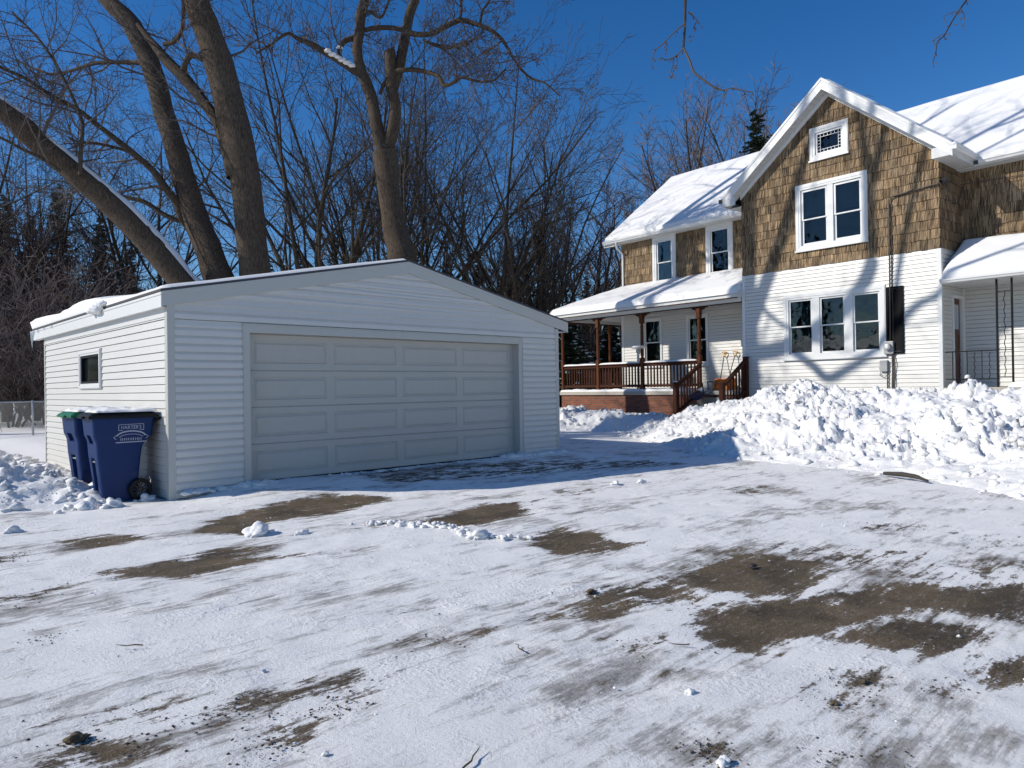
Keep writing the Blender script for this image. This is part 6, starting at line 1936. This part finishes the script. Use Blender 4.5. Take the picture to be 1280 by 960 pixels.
def conifer_variant(seed, hgt, rad_, mat, snow=0.0, gap=0.0):
    rng = random.Random(seed); tk = MB(); tw = MB(); sn = MB()
    tk.tube([(0, 0, -0.2), (0, 0, hgt*0.5), (0, 0, hgt*0.97)], [0.022*hgt*0.9, 0.012*hgt, 0.01], 7)
    z = hgt*0.10
    while z < hgt*0.985:
        t = z/hgt; R_ = rad_*(1-t)**0.85*rng.uniform(0.72, 1.12)+0.08
        nb = int(7+5*(1-t))
        for k in range(nb):
            if rng.random() < gap: continue
            a = rng.uniform(0, 6.283); r = R_*rng.uniform(0.6, 1.15); z_ = z+rng.uniform(-0.03, 0.03)*hgt; droop = rng.uniform(0.15, 0.45); n_ = max(3, int(r/0.16))
            dx, dy = math.cos(a), math.sin(a)
            prev = None
            for i in range(n_):
                f = (i+0.6)/n_; rr = r*f
                zz = z_-droop*rr*0.8+0.35*rr*f*f*0.6
                p = (dx*rr, dy*rr, zz)
                wdt = (0.10+0.20*(1-f))*(0.6+0.5*r/rad_)*1.25
                # needle sprays: small blades fanning off the branch
                for s in (-1, 1, 0, 2):
                    ax, ay = -dy*s+dx*0.9, dx*s+dy*0.9
                    if s == 2: ax, ay = dx*0.4+rng.gauss(0, .4), dy*0.4+rng.gauss(0, .4)
                    L_ = wdt*rng.uniform(0.7, 1.3)
                    dz = rng.uniform(-0.55, 0.1)*L_ if s != 2 else rng.uniform(-0.9, -0.3)*L_
                    tip = (p[0]+ax*L_, p[1]+ay*L_, p[2]+dz)
                    w_ = 0.045+0.02*rng.random()
                    px_, py_ = -ay*w_, ax*w_
                    tw.add([(p[0]+px_, p[1]+py_, p[2]+0.02), (p[0]-px_, p[1]-py_, p[2]-0.02), tip], [(0, 1, 2)])
                    tw.add([(p[0], p[1], p[2]+w_), (p[0], p[1], p[2]-w_), tip], [(0, 1, 2)])
                if snow and rng.random() < snow and f > 0.35:
                    sn.blob((p[0], p[1], p[2]+0.05), rng.uniform(0.03, 0.10), 1, rng.randrange(99), 0.4, (0.5+abs(dx)*1.6, 0.5+abs(dy)*1.6, 0.5))
        z += hgt*0.012+0.03
    return tk, tw, sn


CV = []
for seed, h_, r_, mt_ in ((31, 12, 2.4, 'needle'), (32, 12, 2.0, 'needle'), (35, 14, 4.2, 'needle_light')):
    tk, tw, _ = conifer_variant(seed, h_, r_, mt_, gap=0.12)
    a = build('trunk', tk, M['bark_dark'], smooth=True); b = build('crown', tw, M[mt_]); CV.append((a.data, b.data, h_))
    bpy.data.objects.remove(a); bpy.data.objects.remove(b)


def place(name, datas, x, y, sc, rz, label, cat, group, sz=None):
    r = empty(name, (x, y, 0), rz, label, cat, group); r.scale = (sc, sc, sz or sc)
    for nm, me in datas:
        o = bpy.data.objects.new(nm, me); COL.objects.link(o); o.parent = r
    return r


MAPLES = [(14.9,27.3,13.8),(19.7,25.4,13.8),(22.8,25.3,13.4),(25.8,25.1,12.6),(12.3,38.1,13.0),(8.8,42.8,14.0),(4.4,41.4,14.0),(20.1,31.9,16.6)]
REDS = [(27.8,26.0,11.6),(32.6,27.0,13.0),(31.6,32.1,12.0),(6.2,39.7,10.7),(7.4,40.0,9.8),(44.0,34.1,14.9)]
FARS = [(42.9,28.1,19.4),(48.4,28.4,21.3),(45.4,32.7,17.8),(53.3,29.3,21.9),(58.9,29.4,22.9)]
SPRUCES = [(8.7,55.3,13.8),(12.1,57.7,15.6),(14.8,57.9,13.8),(12.0,66.1,15.2),(17.2,59.6,12.6),(7.5,62.0,16.0),(19.8,58.6,11.6),(23.0,58.3,11.0),(32.7,40.6,10.6),(33.0,37.6,10.4),(36.0,37.6,11.7),(36.3,34.5,10.9),(25.2,47.9,11.0),(27.7,48.3,10.9),(24.9,52.3,10.9),(43.2,22.3,18.7),(43.0,36.4,9.7),(34.6,47.2,10.4),(32.3,49.4,10.4)]
SNOWY = [(25.5,22.7,4.5),(30.0,23.8,4.3),(33.9,28.5,5.0)]
THICK = [(5.2,32.4,6.0),(6.6,33.9,5.8),(7.2,31.9,5.8),(8.7,33.2,5.8),(10.0,33.4,5.6),(11.7,34.5,5.9),(4.4,34.5,6.2),(3.6,38.1,6.8),(13.0,34.7,5.7),(8.2,39.2,7.9),(10.9,39.5,7.9),(7.4,42.7,8.7),(30.1,29.4,5.5),(29.6,27.1,5.0)]
q = random.Random(2)
ML = ['vase shaped bare maple behind the garage, left of the old forked maple', 'tall bare maple just right of the old forked maple', 'tall bare maple midway between the old maple and the porch', 'wide bare maple over the right end of the garage roof',
      'bare maple between the middle and right thick stems', 'bare maple above the dark spruces, far left',
      'bare maple at the left edge of the view beyond the fence', 'tall bare maple farther back, seen through the old forked maple']
for i, (x, y, h) in enumerate(MAPLES):
    v = VAR['maple'][i % 2]
    place('bare_maple', (('trunk', v[0]), ('crown', v[1])), x, y, h/v[2]*1.16, q.uniform(0, 6.28), ML[i], 'tree', 'bare maples behind the garage')
RL = ['reddish twigged tree nearest the left end of the porch roof', 'reddish twigged tree above the porch roof, left of the house', 'reddish twigged tree over the right slope of the garage',
      'small reddish tree at the far left edge beyond the fence', 'small reddish tree beyond the fence, left of the garage eave', 'reddish tree touching the left eave of the house roof']
for i, (x, y, h) in enumerate(REDS):
    v = VAR['red'][0]
    place('reddish_tree', (('trunk', v[0]), ('crown', v[1])), x, y, h/v[2]/1.03, q.uniform(0, 6.28), RL[i], 'tree', 'reddish twigged trees in the background')
FL = ['tall pale bare tree above the left house roof, leftmost of the pair', 'tall pale bare tree beside the dark spruce above the roof', 'lower pale bare tree behind the left end of the house roof', 'pale bare tree mostly hidden behind the gable', 'pale bare tree hidden behind the shake gable peak']
for i, (x, y, h) in enumerate(FARS):
    v = VAR['far'][0]
    place('pale_tree', (('trunk', v[0]), ('crown', v[1])), x, y, h/v[2]/1.03, q.uniform(0, 6.28), FL[i], 'tree', 'pale bare trees behind the house')
SL = ['dark spruce at the left edge of the photo', 'pointed dark spruce left of the leaning stem', 'dark spruce just under the leaning stem', 'dark spruce behind the pointed one at left', 'dark spruce low behind the leaning stem', 'broad dark spruce beyond the left edge', 'dark spruce low between the thick stems', 'dark spruce low behind the right thick stem',
      'dark spruce right of the garage peak', 'dark spruce above the right garage slope', 'dark spruce above the garage door side, near the porch', 'dark spruce left of the porch roof tip', 'low spruce top above the garage roof, left of its peak', 'low spruce top beside the old maple base', 'low spruce top above the middle of the garage roof',
      'green conifer standing behind the brown gable', 'dark spruce behind the porch railing', 'dark spruce just right of the old maple base', 'dark spruce showing through the old maple base']
for i, (x, y, h) in enumerate(SPRUCES):
    v = CV[2 if i == 15 else i % 2]
    place('spruce', (('trunk', v[0]), ('crown', v[1])), x, y, h/v[2]*(1.15 if i != 15 else 1), q.uniform(0, 6.28), SL[i], 'tree', 'dark spruces behind the yard', h/v[2])
for i, (x, y, h) in enumerate(((1, 58, 14), (-4, 55, 15), (-9, 52, 13), (-14, 49, 15), (-19, 45, 14), (-5, 44, 12), (-12, 38, 13), (-20, 33, 14))):  # out of view, added as dark trees for the garage window to reflect
    v = CV[i % 2]
    place('spruce', (('trunk', v[0]), ('crown', v[1])), x, y, h/v[2]*1.15, q.uniform(0, 6.28), 'unseen dark spruce in the row beyond the left edge of the view', 'tree', 'spruces beyond the left edge', h/v[2])
tk, tw, sn = conifer_variant(41, 5, 2.1, 'needle_light', snow=0.25)
a = build('trunk', tk, M['bark_dark'], smooth=True); b = build('crown', tw, M['needle_light']); c = build('snow_cover', sn, M['snow'], smooth=True)
dd = (('trunk', a.data), ('crown', b.data), ('snow_cover', c.data))
for o in (a, b, c): bpy.data.objects.remove(o)
for i, (x, y, h) in enumerate(SNOWY):
    place('snowy_spruce', dd, x, y, h/5*1.15, q.uniform(0, 6.28), ['snow laden small spruce seen left of the first porch post', 'snow laden small spruce seen between the porch posts', 'snow laden spruce farther back behind the porch'][i], 'tree', 'snow laden spruces behind the porch')
for i, (x, y, h) in enumerate(THICK):
    v = VAR['thicket'][i % 2]
    loc = ['at the left edge beyond the fence', 'left of the garage eave', 'behind the garage eave corner', 'above the snow lump on the garage eave', 'behind the left garage roof', 'under the leaning stem', 'far left beyond the fence', 'farthest left under the spruces',
           'between leaning and middle stems', 'below the pointed spruce', 'behind the leaning stem foot', 'deep behind the fence', 'above the right garage slope', 'left of the porch roof tip'][i]
    place('thicket_shrub', (('trunk', v[0]), ('crown', v[1])), x, y, h/v[2]/0.95, q.uniform(0, 6.28), 'tangled bare shrub thicket '+loc, 'shrub', 'bare shrubs beyond the garage')


# ---------------- separate boards, posts and the like become parts of their own
def split_loose(o):
    me = o.data; n = len(me.vertices)
    par = list(range(n))
    def find(a):
        while par[a] != a: par[a] = par[par[a]]; a = par[a]
        return a
    for p in me.polygons:
        v = p.vertices; r0 = find(v[0])
        for k in v[1:]:
            rk = find(k)
            if rk != r0: par[rk] = r0
    comp = {}
    for p in me.polygons: comp.setdefault(find(p.vertices[0]), []).append(p)
    if len(comp) < 2: return
    mods = [(m_.width, m_.segments) for m_ in o.modifiers if m_.type == 'BEVEL']
    kids = [c for c in COL.objects if c.parent == o]
    first = None
    base = o.name.split('.')[0]
    mat = me.materials[0]; sm = len(me.polygons) and me.polygons[0].use_smooth
    for ps in comp.values():
        ids = sorted({v for p in ps for v in p.vertices}); mp = {a: i for i, a in enumerate(ids)}
        b = MB(); b.add([tuple(me.vertices[i].co) for i in ids], [tuple(mp[v] for v in p.vertices) for p in ps])
        q_ = build(base, b, mat, o.parent, smooth=sm, auto=40 if sm else None, bevel=mods[0][0] if mods else 0)
        if first is None: first = q_
        if 'label' in o.keys(): q_['label'] = o['label']
    for c in kids: c.parent = first
    bpy.data.objects.remove(o)


for o in list(COL.objects):
    if o.type == 'MESH' and o.name.split('.')[0] in ('rake_board', 'corner_trim', 'fascia', 'frieze_board', 'downspout', 'porch_beam', 'door_frame', 'entry_door_frame', 'porch_trim_strip', 'conduit', 'icicle', 'entry_soffit', 'porch_soffit', 'rear_walls', 'cable', 'handle', 'porch_deck', 'brick_base', 'eave_soffit'):
        split_loose(o)
